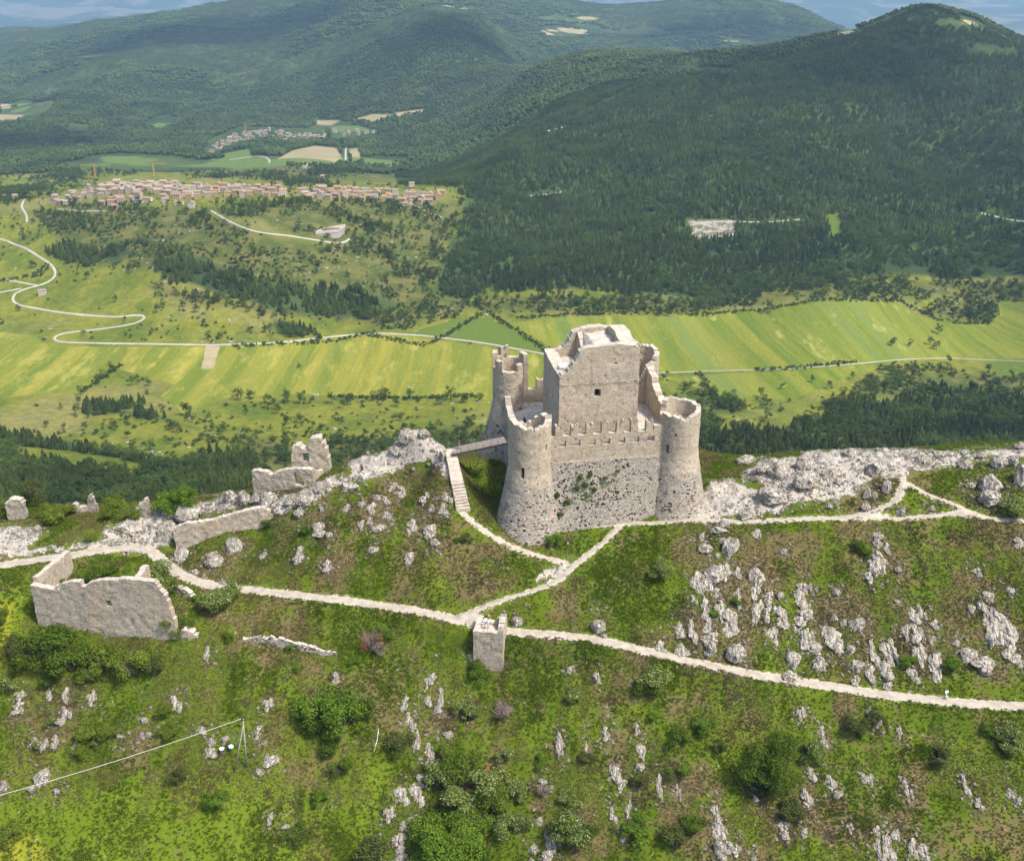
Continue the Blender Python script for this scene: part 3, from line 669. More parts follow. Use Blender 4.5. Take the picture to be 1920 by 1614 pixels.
ROADS = [([(-90,425),(0,447),(40,462),(75,482),(108,505),(112,515),(100,527),(75,536),(40,541),(20,549),(14,560),(22,570),(60,577),(110,586),(170,592),(230,595),(270,588),(283,592),(275,602),(240,610),(180,618),(130,623),(100,628),(93,635),(100,641),(150,643),(260,645),(400,647),(520,643),(640,629),(720,625),(800,630),(900,642),(1000,660),(1060,672)], 3.2, 800),
 ([(75,536),(20,527),(-60,510)], 2.5, 900), ([(40,541),(0,549),(-80,555)], 2.5, 900),
 ([(1180,702),(1300,697),(1480,692),(1600,683),(1690,674),(1780,671),(1920,678),(2050,684)], 1.0, 700),
 ([(395,395),(420,412),(450,428),(480,436),(540,442),(600,452),(640,459),(658,455),(655,448)], 2.9, 900),
 ([(45,375),(40,388),(50,405),(50,418)], 3.2, 900), ([(110,392),(160,397),(200,396)], 2.2, 1000),
 ([(760,378),(785,390),(800,397),(830,408)], 2.5, 1000), ([(1300,418),(1350,415),(1420,418),(1500,412)], 2.2, 1000), ([(1840,400),(1880,410),(1940,418)], 2.9, 1000),
 ([(430,300),(470,294),(500,290),(520,300),(505,306)], 5.0, 2100), ([(648,275),(648,305)], 5.0, 2100), ([(915,182),(922,190),(918,198)], 8.6, 2400), ([(1026,246),(1032,252),(1060,262)], 6.5, 1800), ([(860,217),(890,212),(905,208)], 7.2, 2300),
 ([(990,368),(1020,364),(1055,360)], 2.9, 1300)]
for i, (p, wd, y0) in enumerate(ROADS):
    ln = world_line(p, y0, 8000, 6.)
    if len(ln) > 3: ribbon('road', ln, wd, MAT['road'], .5, 7, .1, seed=90+i)

# ------------------------------------------------------------ ragged masonry
def cell_wall(name, S, Z0, Z1, mapf, top, bottom=None, holes=(), ds=.3, dz=.3, closed=False, mat=None, parent=None,
              rough=.07, rubf=None, mossf=None, uoff=0., seed=0, holef=None, capv=1.):
    ni = max(2, int(round(S/ds))); nj = max(2, int(round((Z1-Z0)/dz))); ds = S/ni; dz = (Z1-Z0)/nj
    sg = np.arange(ni+1)*ds; ush = S/2 if closed else 0; zg = Z0+np.arange(nj+1)*dz; sc = sg[:-1]+ds/2; zc = zg[:-1]+dz/2
    T = np.array([top(s) for s in sc]); B = np.array([bottom(s) if bottom else -1e9 for s in sc])
    fill = (zc[None] < T[:, None]) & (zc[None] > B[:, None])
    for (s0, s1, z0, z1) in holes: fill &= ~((sc[:, None] > s0) & (sc[:, None] < s1) & (zc[None] > z0) & (zc[None] < z1))
    if holef: fill &= ~holef(sc[:, None], zc[None])
    Tn = np.array([top(min(s, S-1e-4) if not closed else s % S) for s in sg])
    vid = {}; V = []; UV = []; RB = []; MS = []; CP = []; Fq = []
    def vert(i, j, d):
        ii = i % ni if closed else i
        k = (ii, j, d)
        if k in vid: return vid[k]
        z = zg[j]; cap = 0
        if abs(Tn[i]-z) < dz*.75: z = Tn[i]
        if z > Tn[i]-dz*.3: cap = 1
        vid[k] = len(V); s = sg[i]; V.append(mapf(s, z, d)); UV.append((((s+ush) % S if closed else s)+uoff+d*3.1, z)); RB.append(rubf(s, z) if rubf else 0); MS.append(mossf(s, z) if mossf else 0); CP.append(0)
        return vid[k]
    caps = []
    for i in range(ni):
        for j in range(nj):
            if not fill[i, j]: continue
            a, b, c, e = (i, j), (i+1, j), (i+1, j+1), (i, j+1)
            Fq.append([vert(*p, 0) for p in (a, b, c, e)]); Fq.append([vert(*p, 1) for p in (e, c, b, a)])
            l = fill[(i-1) % ni, j] if (closed or i > 0) else False
            r = fill[(i+1) % ni, j] if (closed or i < ni-1) else False
            u = fill[i, j+1] if j < nj-1 else False; dn = fill[i, j-1] if j > 0 else False
            if not l: Fq.append([vert(*a, 0), vert(*e, 0), vert(*e, 1), vert(*a, 1)])
            if not r: Fq.append([vert(*b, 0), vert(*b, 1), vert(*c, 1), vert(*c, 0)])
            if not u: Fq.append([vert(*e, 0), vert(*c, 0), vert(*c, 1), vert(*e, 1)]); caps.append(len(Fq)-1)
            if not dn: Fq.append([vert(*a, 0), vert(*a, 1), vert(*b, 1), vert(*b, 0)])
    # weathered wall tops, sunlight put into their tone, get their own ring of vertices
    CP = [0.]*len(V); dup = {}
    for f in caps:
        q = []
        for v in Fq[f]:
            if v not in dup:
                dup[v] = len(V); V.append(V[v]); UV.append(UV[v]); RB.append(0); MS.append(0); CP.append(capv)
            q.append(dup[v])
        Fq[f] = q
    V = np.array(V, float)
    n = np.stack([fbm3(V, .9, 3, seed+q, False) for q in (1, 2, 3)], 1)
    n2 = fbm3(V, 2.8, 2, seed+9)[:, None]
    V = V + n*rough*1.5 + n2*rough*.35
    me = mesh_from(name, V, np.array(Fq), mat, False, {'rub': RB, 'moss': MS, 'cap': CP}, UV)
    return add(name, me, parent)
def prof(pts):
    xs_ = [p[0] for p in pts]; zs_ = [p[1] for p in pts]
    return lambda s: float(np.interp(s, xs_, zs_))
def jag(f, a=.18, sc=.8, seed=0):
    return lambda s: f(s) + a*float(noise2(np.array([s/sc]), np.array([seed*3.7]), seed)[0]) + a*.6*float(noise2(np.array([s/sc*2.7]), np.array([seed*1.7]), seed+3)[0])
def straight(p0, p1, th, batter=None):
    p0 = Vector(p0); p1 = Vector(p1); t = (p1-p0).normalized(); n = Vector((t.y, -t.x))     # n points to the outside (right-hand side)
    def f(s, z, d):
        o = (batter(z) if batter else 0)*(1-d) - d*th
        q = p0+t*s+n*o
        return (q.x, q.y, z)
    return f, (p1-p0).length

castle = empty('castle', cw(13, 12, 2), CAST[2])
tag(castle, 'pale stone castle with four round towers around a square keep', 'castle')
castle_off = castle.matrix_world.copy()
bpy.context.view_layer.update(); CI = castle.matrix_world.inverted()
def own(o, par=castle):
    o.parent = par; o.matrix_parent_inverse = Matrix.Identity(4)
    bpy.context.view_layer.update()
    o.matrix_local = par.matrix_world.inverted() @ Matrix.Identity(4)
    return o
def tower(a, b, r, rb, zb, zs, ztop, label, topf, th=1.0, holef=None, floor=None, seed=0, rubz=None, power=1.2, openr=None):
    cx, cy, _ = cw(a, b); S = 2*math.pi*r; rubz = rubz if rubz is not None else zs
    def radius(z):
        t = max(0., (zs+1.2-z)/(zs+1.2-zb)); return r + (rb-r)*t**power
    def mp(s, z, d):
        an = s/r + CAST[2] - math.pi/2; q = radius(z)*(1-d) + (r-th)*d
        return (cx+math.cos(an)*q, cy+math.sin(an)*q, z)
    o = cell_wall('round_tower', S, zb-2.5, ztop, mp, topf, ds=.3, dz=.3, closed=True, mat=MAT['castle'], rough=.06, holef=holef,
                  rubf=lambda s, z: .62/(1+math.exp((z-rubz)*1.5)), seed=seed, uoff=seed*11)
    own(o); o['label'] = label
    if floor:
        n = 28; V = [(cx, cy, floor)] ; Fs = []
        for k in range(n): V.append((cx+math.cos(2*math.pi*k/n)*(r-th*.6), cy+math.sin(2*math.pi*k/n)*(r-th*.6), floor+.15*math.sin(k*2.3)))
        for k in range(n): Fs.append((0, 1+k, 1+(k+1) % n))
        f = add('tower_floor', mesh_from('tower_floor', V, Fs, MAT['ruinfloor'], True)); own(f, o)
    return o
n_ = NT('rubble_floor_mat', 1, .1); p_ = n_.pos()
MAT['ruinfloor'] = n_.color(n_.mix(n_.ramp(n_.noise(p_, 1.1, 6, .75), .36, .62), (.36, .32, .265), (.56, .51, .44)))
n_.bump(n_.noise(p_, 2.5, 5, .75), .15, .9)
# angle s/r measured from the front (-b) going counter-clockwise: 0 front, pi/2 right, pi back, 3pi/2 left
rL, rR = 3.67, 3.5
S_ = 2*math.pi*rL
tower(0, 0, rL, 6.0, .8, 11.0, 21.4, 'near left round tower with a flared rubble foot beside the bridge',
      jag(prof([(0, 19.7), (S_*.12, 20.0), (S_*.25, 20.9), (S_*.36, 20.4), (S_*.45, 18.6), (S_*.6, 18.4), (S_*.68, 20.2), (S_*.78, 20.9), (S_*.9, 20.2), (S_, 19.7)]), .34, .9, 3), 1.1,
      holef=lambda s, z: ((abs(s-2.55) < .2) & (abs(z-16.2) < .35)) | ((abs(s-(S_-1.9)) < .32) & (abs(z-11.9) < 1.0)), floor=17.4, seed=3)
S_ = 2*math.pi*rR
tower(26.2, 0, rR, 5.5, 2.8, 12.2, 22.4, 'near right round tower with a flared foot and a tall broken rim',
      jag(prof([(0, 19.9), (S_*.1, 20.2), (S_*.22, 21.0), (S_*.35, 21.1), (S_*.47, 21.2), (S_*.54, 21.6), (S_*.58, 21.9), (S_*.63, 21.3), (S_*.66, 19.6), (S_*.74, 19.8), (S_*.82, 20.4), (S_*.93, 20.1), (S_, 19.9)]), .32, .9, 5), .9,
      holef=lambda s, z: ((abs(s-(S_-1.6)) < .2) & (abs(z-16.9) < .3)) | ((abs(s-(S_-3.0)) < .22) & (abs(z-14.2) < .8)), floor=18.2, seed=7, rubz=10.5)
# back left: crenellated, its inner side open to the court
rB = 3.35; S_ = 2*math.pi*rB
def top_bl(s):
    t = s/S_
    if .095 < t < .235: return 13.2                       # the open side, facing the keep
    m = (t*15) % 1
    base = 21.3
    if .235 <= t < .36: return 22.9
    if .36 <= t < .5: return 21.6
    if .5 <= t < .60:
        return 24.0 - .9*max(0, 1-abs((t-.55)/.04))
    if .60 <= t < .67: return 22.2
    if .67 <= t < .76: return 23.6
    if .76 <= t < .81: return 20.9
    if .81 <= t < .90: return 22.6
    if .90 <= t < 1.0 or t < .04: return 20.6
    if t < .15: return 22.0
    return 21.0
tower(.6, 25, rB, 5.9, 4.5, 13.2, 24.2, 'far left round tower with swallowtail merlons, open on its inner side', jag(top_bl, .05, .7, 11), .85,
      holef=lambda s, z: ((abs(s-1.3) < .2) & (abs(z-17.3) < .4)) | ((abs(s-1.45) < .35) & (abs(z-12.5) < 1.0)) | ((abs(s-S_*.55) < .35) & (abs(z-21.9) < .45)) | ((abs(s-S_*.36) < .4) & (abs(z-18.6) < .9)), floor=12.9, seed=13, rubz=11.8)
S_ = 2*math.pi*3.35
tower(26.2, 25, 3.35, 4.6, 6, 12.8, 24.2, 'far right round tower behind the keep with a broken top',
      jag(prof([(0, 20.3), (S_*.1, 21.4), (S_*.22, 22.2), (S_*.4, 22.6), (S_*.55, 22.9), (S_*.7, 21.9), (S_*.78, 19.8), (S_*.88, 17.2), (S_*.95, 18.3), (S_, 20.3)]), .32, .9, 17), .95,
      holef=lambda s, z: ((abs(s-3.7) < .16) & (abs(z-17.3) < .9)) | ((abs(s-2.2) < .14) & (abs(z-13.2) < .5)), floor=16, seed=19, rubz=11.5)

# front curtain: swallowtail merlons, a row of seven windows, battered rubble foot with ivy
fm, L = straight(cw(2.6, -1.4)[:2], cw(23.6, -1.4)[:2], 1.0, lambda z: 0 if z > 12.9 else 1.75*((12.9-z)/10)**1.15)
mer = [2.2+2.62*k for k in range(7)]
def top_front(s):
    for m in mer:
        if abs(s-m) < .62: return 18.65 + .85*abs(s-m)/.62
    if s > 18.6: return 18.3
    return 17.4
win = [(1.2+.9+2.58*k, 1.2+2.15+2.58*k, 15.35, 16.4) for k in range(7)]
fw = own(cell_wall('curtain_wall', L, -1, 19.6, fm, top_front, ds=.155, dz=.26, mat=MAT['castle'], rough=.035, holes=win, seed=23, uoff=50,
          rubf=lambda s, z: 1/(1+math.exp((z-12.6)*4)), mossf=lambda s, z: math.exp(-((s-7)/4.5)**2-((z-7.5)/4)**2)*1.2))
fw['label'] = 'front curtain wall with swallowtail merlons and seven square windows over mossy rubble'
# left curtain with the gate, right curtain falling in steps, back curtain with one merlon
fm, L = straight(cw(-1.0, 23)[:2], cw(-1.0, 2.4)[:2], 1.1, lambda z: 0 if z > 11 else .12*(11-z))
lw = own(cell_wall('curtain_wall', L, 0, 18, fm, jag(prof([(0, 16.2), (1.6, 15.8), (2.8, 14.6), (6, 14.0), (10.6, 13.8), (12.0, 15.0), (14.8, 15.2), (15.2, 14.3), (L-2, 14.2), (L, 14.2)]), .12, .8, 29), mat=MAT['castle'], rough=.07, seed=29, uoff=80,
          holes=[(12.3, 14.5, 12.3, 14.6)], rubf=lambda s, z: .3+.7/(1+math.exp((z-11)*2))))
lw['label'] = 'left curtain wall with the gate at the end of the bridge'
fm, L = straight(cw(27.6, 2.6)[:2], cw(27.6, 22.4)[:2], 1.3)
rw = own(cell_wall('curtain_wall', L, 1, 21, fm, jag(prof([(0, 18.2), (1.5, 17.8), (5, 17.2), (9, 16.8), (12, 17.3), (15, 18.6), (15.2, 19.6), (17, 19.8), (L, 20.5)]), .15, .8, 31), mat=MAT['castle'], rough=.08, seed=31, uoff=110))
rw['label'] = 'right curtain wall with a sloping broken top'
fm, L = straight(cw(23.5, 26.2)[:2], cw(3, 26.2)[:2], 1.0)
bw = own(cell_wall('curtain_wall', L, 3, 19, fm, lambda s: (17.3+.5*abs(((L-s)-3.6)/.8) if abs((L-s)-3.6) < .8 else (17.9 if (L-s) > 6.2 and (L-s) < 7 else 15.7)), mat=MAT['castle'], rough=.05, seed=37, uoff=140))
bw['label'] = 'back curtain wall with one swallowtail merlon'
# court paving: rubble terrace
na, nb = 60, 56; V = []; hz = []
for i in range(na+1):
    for j in range(nb+1):
        a = -.6+27.4*i/na; b = -1+26.6*j/nb; V.append(cw(a, b, 13.0))
V = np.array(V); V[:, 2] += fbm3(V, 3.0, 4, 77)*.42
idx = np.arange((na+1)*(nb+1)).reshape(na+1, nb+1); Fq = np.stack([idx[:-1, :-1], idx[1:, :-1], idx[1:, 1:], idx[:-1, 1:]], -1).reshape(-1, 4)
own(add('courtyard_floor', mesh_from('courtyard_floor', V, Fq, MAT['ruinfloor'], True)))
# the keep
kx0, kx1, ky0, ky1 = 5.9, 19.9, 4.6, 19.2
keep = own(add('keep', bpy.data.meshes.new('keep')))
keep_me = None
W_ = kx1-kx0; D_ = ky1-ky0
fm, L = straight(cw(kx0, ky0)[:2], cw(kx1, ky0)[:2], 1.5)
kf = cell_wall('keep', L, 10, 33, fm, jag(prof([(0, 25.9), (1.1, 26.4), (1.9, 27.5), (2.6, 28.6), (3.4, 30.0), (4.1, 30.6), (4.8, 30.8), (7, 31.0), (10.4, 31.1), (13.2, 30.8), (13.8, 30.3), (14, 30.1)]), .10, .8, 41),
          mat=MAT['castle'], rough=.05, seed=41, uoff=170, holes=[(6.1, 7.2, 21.9, 23.2), (9.5, 9.95, 27.6, 27.9)], rubf=lambda s, z: .62*math.exp(-((z-24.2)/.55)**2), ds=.28, dz=.28)
bpy.data.objects.remove(keep); keep = own(kf); keep['label'] = 'tall square keep with a ragged crown and one dark window'
def kw(p0, p1, th, tp, seed, holes=()):
    fm, L = straight(cw(*p0)[:2], cw(*p1)[:2], th)
    return own(cell_wall('keep_wall', L, 10, 33.5, fm, jag(tp(L), .13, .8, seed), mat=MAT['castle'], rough=.06, seed=seed, uoff=seed*7, holes=holes), keep)
kw((kx0, ky1), (kx0, ky0+1.52), 2.2, lambda L: prof([(0, 25.9), (4, 25.7), (9, 25.6), (L, 25.8)]), 43, [(4.2, 4.6, 16, 20), (8.6, 9.0, 19.5, 21)])
kw((kx1-.01, ky0+1.52), (kx1-.01, ky1), 2.7, lambda L: prof([(0, 30.3), (3, 30.5), (6, 31.0), (9, 31.0), (11, 30.2), (L, 29.4)]), 47)
kw((kx1-1.52, ky1), (kx0+2.22, ky1), 1.6, lambda L: prof([(0, 29.5), (2, 30.2), (5.6, 30.0), (7.6, 29.3), (8.4, 27.2), (9.2, 26.6), (L, 26.1)]), 53)
kw((kx0+5.8, ky1-1.62), (kx0+5.8, ky0+1.52), .9, lambda L: prof([(0, 29.4), (2, 28.2), (5, 27.4), (L, 28.8)]), 57)
V = np.array([cw(kx0+1+ (W_-2)*i/20, ky0+1+(D_-2)*j/20, 24.4+ (4.9 if i > 9 else .3)) for i in range(21) for j in range(21)]); V[:, 2] += fbm3(V, 2, 3, 5)*.5
idx = np.arange(441).reshape(21, 21); Fq = np.stack([idx[:-1, :-1], idx[1:, :-1], idx[1:, 1:], idx[:-1, 1:]], -1).reshape(-1, 4)
own(add('vault_rubble', mesh_from('vault_rubble', V, Fq, MAT['ruinfloor'], True)), keep)

# ------------------------------------------------------------ bridge, stairs
A = Vector(from_y(845, 846, 170.8)); B = Vector(from_y(949, 824, 173.2))
d = (B-A); Lb = d.length; ang = math.atan2(d.y, d.x); pit = math.atan2(d.z, math.hypot(d.x, d.y))
br = empty('footbridge', A, ang); tag(br, 'grey plank footbridge rising from the rocks to the castle gate', 'bridge')
br.rotation_euler = (0, -pit, ang)
def bobj(name, mb, mat): 
    return mb.obj(name, mat, br)
mb = MB(); k = int(Lb/.2)
for i in range(k): mb.box((i*.2+.1, 0, .02*math.sin(i*5.1)*.5), (.165, 2.6, .06))
bobj('deck', mb, MAT['planks'])
for sgn in (-1, 1):
    mb = MB(); mb.box((Lb/2, sgn*1.15, -.24), (Lb, .2, .4)); bobj('beam', mb, MAT['darkwood'])
for sgn in (-1, 1):
    mb = MB()
    for i in range(8): mb.box((.3+i*(Lb-.6)/7, sgn*1.33, .45), (.05, .05, .95))
    for z in (.5, .93): mb.tube((.1, sgn*1.33, z), (Lb-.1, sgn*1.33, z), .028, .028, 6)
    bobj('railing', mb, MAT['darkwood'])
# staircase wall from the bridge down to the grass
def gup(px, py, k=.0):
    q_ = hit(px, py); q_.z += k; return q_
top_ = gup(846, 862, 1.2); top_.z = max(top_.z, A.z-.6); mid_ = gup(858, 915, .9); low_ = gup(869, 960, .25)
st_ = empty('stone_staircase', (low_.x, low_.y, low_.z-1)); tag(st_, 'stepped stone wall and stairs climbing from the grass to the bridge', 'staircase')
pl = [top_ + Vector((0, 1.2, .2)), top_, top_+(mid_-top_)*.5, mid_, low_]
segL = [0];
for a_, b_ in zip(pl[:-1], pl[1:]): segL.append(segL[-1]+(Vector((b_-a_)[:2])).length)
SL = segL[-1]
def stair_pt(s):
    return Vector([np.interp(s, segL, [q[c] for q in pl]) for c in range(3)])
hz_top = stair_pt(segL[3]).z
def fmap(s, z, d_):
    q = stair_pt(s); t = (stair_pt(min(s+.1, SL))-stair_pt(max(s-.1, 0))); t.z = 0; t.normalize(); n = Vector((t.y, -t.x, 0))
    wd = 1.0 + .35*s/SL
    q = q - n*wd*(d_-.5)*2*.9
    return (q.x, q.y, z)
def tstair(s):
    z = stair_pt(s).z
    if s < segL[3]: return z+.25
    k_ = (s-segL[3])/(SL-segL[3]); n__ = 9
    return hz_top + .25 - (math.floor(k_*n__)+.5)/n__*(hz_top-low_.z+.1)
o = cell_wall('wall', SL, low_.z-3, top_.z+1, fmap, jag(tstair, .10, .5, 6), capv=.6, ds=.14, dz=.3, mat=MAT['ruin'], rough=.03, seed=61, rubf=lambda s, z: 0)
o.parent = st_; o.matrix_parent_inverse = Matrix.Translation(-Vector(st_.location))
mb = MB(); 
for k_ in range(9):
    s = segL[3]+(SL-segL[3])*(k_+.5)/9; q = stair_pt(s); t = (low_-mid_); an = math.atan2(t.y, t.x)
    sb = MB(); sb.box((q.x-st_.location.x, q.y-st_.location.y, tstair(s)+.06-st_.location.z), (.42, 2.2+.25*math.sin(k_*3), .14), an+.03*math.sin(k_*7))
    sb.obj('step', MAT['ruinfloor'], st_)

# ------------------------------------------------------------ free-standing ruins
def ruin(name, label, cat, px, py, segs, mat='ruin', z=None, **kw_):
    """segs: list of (p0, p1, thick, zbase, ztop, topfn(s), holes)"""
    root = None
    for i, sg in enumerate(segs):
        p0, p1, th, zb, zt, tf, holes = sg
        fm, L = straight(p0, p1, th)
        o = cell_wall('wall', L, zb, zt, fm, tf(L), holes=holes, mat=MAT[mat], rough=kw_.get('rough', .09), seed=70+i+int(px), uoff=px*.7, ds=kw_.get('ds', .3), dz=kw_.get('dz', .3),
                      rubf=kw_.get('rubf'))
        if root is None: root = empty(name, (p0[0], p0[1], zb)); tag(root, label, cat); 
        o.parent = root; o.matrix_parent_inverse = Matrix.Translation(-Vector(root.location))
    return root
def top_from_px(p0, p1, pts, a=.12, seed=0):
    """wall-top heights from picture points along a wall whose plan is p0-p1"""
    p0 = Vector(p0); p1 = Vector(p1); out = []; d = p1-p0; L = d.length
    for px, py in pts:
        k = xoy(px, py); # X = k*Y on the line p0+t*d
        t = (k*p0.y-p0.x)/(d.x-k*d.y); t = min(max(t, 0), 1); y = p0.y+t*d.y
        out.append((t*L, CZ-y*tan_dep(py)))
    out.sort(); return lambda L_: jag(prof(out), a, .8, seed)
# the big wall at the lower left
p0 = Vector(from_y(72, 1172, 147.5)[:2]); p1 = Vector(from_y(332, 1196, 143.6)[:2]); d01 = p1-p0; L01 = d01.length
tf = top_from_px(p0, p1, [(60,1097),(104,1096),(106,1107),(113,1107),(114,1096),(122,1092),(150,1092),(152,1101),(162,1101),(164,1094),(180,1089),(235,1086),(255,1082),(275,1081),(290,1090),(300,1106),(312,1122),(320,1145),(328,1170),(333,1190)], .08, 4)
n01 = Vector((-d01.y, d01.x)).normalized()
def s_at(px, py):
    k = xoy(px, py); return (k*p0.y-p0.x)/(d01.x-k*d01.y)*L01
s0_, s1_ = s_at(199, 1128), s_at(209, 1128); yh = p0.y + d01.y*.5; zw0 = CZ-yh*tan_dep(1137); zw1 = CZ-yh*tan_dep(1123)
q0 = p0 + n01*1.05; q1 = p0+n01*11.5+Vector((-.5, 0))
f0 = p0+d01*.715+n01*1.05; f1 = f0+n01*4.2
ruin('ruined_building', 'large roofless ruin with a tall notched front wall and small window', 'ruin', 200, 1100,
     [(p0, p1, 1.0, -13, 1.5, tf, [(s0_, s1_, zw0, zw1)]),
      (q1, q0, .9, -11, 1.5, lambda L: jag(prof([(0, -1.3), (1.2, -1.2), (4, -1.0), (8, -.6), (L, -.35)]), .15, .8, 8), []),
      (f1, f0, .9, -11, 1.5, lambda L: jag(prof([(0, 1.0), (.9, 1.3), (1.8, .9), (L, .7)]), .15, .8, 9), [])], rough=.07,
     rubf=lambda s, z: .75/(1+math.exp((z+8.6)*2.2)))
# tumbled foot of the same ruin, and dry-stone banks
def bank(px0, py0, px1, py1, h, th, label, seed):
    a_ = hit(px0, py0); b_ = hit(px1, py1); dz_ = b_.z-a_.z
    fm, L = straight(a_[:2], b_[:2], th)
    m = cell_wall('rubble_bank', L, min(a_.z, b_.z)-1.2, max(a_.z, b_.z)+h+.6, fm, jag(lambda s: a_.z+dz_*s/L+h*math.sin(math.pi*min(max(s/L, .06), .94))**.6, .3, .7, seed), mat=MAT['ruin'], rough=.16, seed=seed, rubf=lambda s, z: 1, uoff=seed)
    tag(m, label, 'stone bank')
bank(325, 1196, 372, 1196, 1.2, 1.6, 'low heap of rubble at the right foot of the notched ruin wall', 201)
bank(316, 1108, 362, 1124, 1.4, .9, 'short dark dry-stone bank below the gravel path bend', 202)
bank(455, 1200, 630, 1233, 1.6, .5, 'long dry-stone retaining bank on the grassy slope below the path', 203)
bank(640, 866, 712, 846, 1.5, 1.4, 'low broken stone wall along the crest left of the rock spire', 204)
# the stone pier below the path
a0 = Vector(from_y(888, 1236, 142.1)[:2]); a1 = Vector(from_y(943, 1250, 141.3)[:2]); dd = a1-a0; nn = Vector((-dd.y, dd.x)).normalized()
pier = empty('stone_pier', (a0.x, a0.y, -12)); tag(pier, 'square stone pier standing below the gravel path', 'pier')
tz = lambda L: jag(prof([(0, -6.35), (L*.85, -6.4), (L*.9, -5.9), (L, -5.6)]), .1, .6, 4)
tz2 = lambda L: jag(prof([(0, -5.5), (.5, -5.3), (1.2, -6.3), (L, -6.4)]), .12, .6, 5)
for (p_a, p_b, tfn, sd_) in ((a0, a1, tz, 301), (a1+nn*1.0, a1+nn*4.0, lambda L: jag(prof([(0, -6.2), (1.0, -5.2), (1.8, -4.7), (L, -5.4)]), .12, .6, 7), 302),
                      (a0+nn*4.0, a0+nn*1.0, lambda L: jag(prof([(0, -6.0), (L, -6.3)]), .12, .6, 8), 303), (a1+nn*3.98+Vector((-.9, 0)), a0+nn*3.98+Vector((.9, 0)), lambda L: jag(prof([(0, -5.3), (L*.3, -6.6), (L, -6.5)]), .12, .6, 9), 304)):
    fm, L = straight(p_a, p_b, .95)
    o = cell_wall('wall', L, -17, -4.0, fm, tfn(L), mat=MAT['ruin'], rough=.05, seed=sd_, uoff=sd_, ds=.28, dz=.28)
    o.parent = pier; o.matrix_parent_inverse = Matrix.Translation(-Vector(pier.location))
V = np.array([list(a0+dd*i/8+nn*(.3+3.4*j/8))+[-6.9] for i in range(9) for j in range(9)]); V[:, 2] += fbm3(V, .9, 3, 8)*.2
idx = np.arange(81).reshape(9, 9); Fq = np.stack([idx[:-1, :-1], idx[1:, :-1], idx[1:, 1:], idx[:-1, 1:]], -1).reshape(-1, 4)
o = add('pier_top', mesh_from('pier_top', V, Fq, MAT['ruinfloor'], True)); o.parent = pier; o.matrix_parent_inverse = Matrix.Translation(-Vector(pier.location))
# sloping wall on the crest path
p0w = Vector(from_y(330, 1030, 164.6)[:2]); p1w = Vector(from_y(512, 972, 165.8)[:2])
tfw = top_from_px(p0w, p1w, [(328,990),(345,982),(370,981),(400,975),(440,963),(470,955),(490,952),(505,958),(512,968)], .12, 14)
ruin('ruined_wall', 'long low masonry wall climbing the crest beside the gravel path', 'wall', 420, 990, [(p0w, p1w, 1.0, -8, 6, tfw, [])], rough=.1, rubf=lambda s, z: .35)
# house ruin with a window on the boulders
g = hit(540, 918)
a_ = Vector(from_y(474, 906, g.y+1)[:2]); b_ = Vector(from_y(588, 906, g.y-1)[:2])
tfh = top_from_px(a_, b_, [(474,884),(482,881),(500,884),(508,890),(520,885),(535,880),(560,879),(575,878),(586,883),(589,890)], .15, 15)
dv = b_-a_
def s_on(px, py):
    k = xoy(px, py); return (k*a_.y-a_.x)/(dv.x-k*dv.y)*dv.length
ym = (a_.y+b_.y)/2
ruin('ruined_house', 'grey ruined house wall with one window opening above big boulders', 'ruin', 530, 890, [(a_, b_, 1.1, g.z-3, g.z+8, tfh, [(s_on(551, 895), s_on(568, 895), CZ-ym*tan_dep(907), CZ-ym*tan_dep(886))]),
     (b_+Vector((-.2, 1.12)), b_+Vector((1.0, 4.6)), .9, g.z-3, g.z+8, lambda L: jag(prof([(0, CZ-ym*tan_dep(884)), (L, CZ-ym*tan_dep(898))]), .15, .8, 3), [])], rough=.12, rubf=lambda s, z: .4)
# double-peaked ruin on the skyline
yb = 176.5; a_ = Vector(from_y(547, 868, yb)[:2]); b_ = Vector(from_y(617, 868, yb-.4)[:2]); dv = b_-a_
tfh = top_from_px(a_, b_, [(546,858),(549,842),(551,837),(560,835),(564,841),(577,843),(579,826),(583,822),(600,821),(605,826),(606,843),(613,850),(616,866)], .1, 25)
ruin('ruined_tower', 'tan ruined tower stump with two peaks and a round gap on the skyline', 'ruin', 580, 850, [(a_, b_, 1.8, 2, 16, tfh, [(s_on(568, 855), s_on(578, 855), CZ-yb*tan_dep(866), CZ-yb*tan_dep(849))])], 'castle', rough=.11, rubf=lambda s, z: .25)
# lone stumps at the far left
for (x0, x1, yb_, pts, lab, th) in ((15, 49, 975, [(15,945),(18,937),(22,934),(38,936),(42,945),(46,960),(49,974)], 'leaning grey wall stump furthest left on the crest', 1.3),
        (257, 284, 972, [(256,954),(262,945),(269,936),(274,936),(279,950),(283,968)], 'pointed pale wall fragment left of the path junction', 1.2),
        (130, 182, 960, [(130,954),(135,946),(143,944),(147,950),(164,950),(165,930),(170,927),(176,929),(179,948),(182,958)], 'low broken wall with one thin upright pillar in the grass', .8)):
    g = hit((x0+x1)/2, yb_); a_ = Vector(from_y(x0, yb_, g.y)[:2]); b_ = Vector(from_y(x1, yb_, g.y)[:2])
    ruin('wall_stump', lab, 'ruin', x0, yb_, [(a_, b_, th, g.z-2, g.z+7, top_from_px(a_, b_, pts, .1, x0), [])], rough=.16, rubf=lambda s, z: .5)

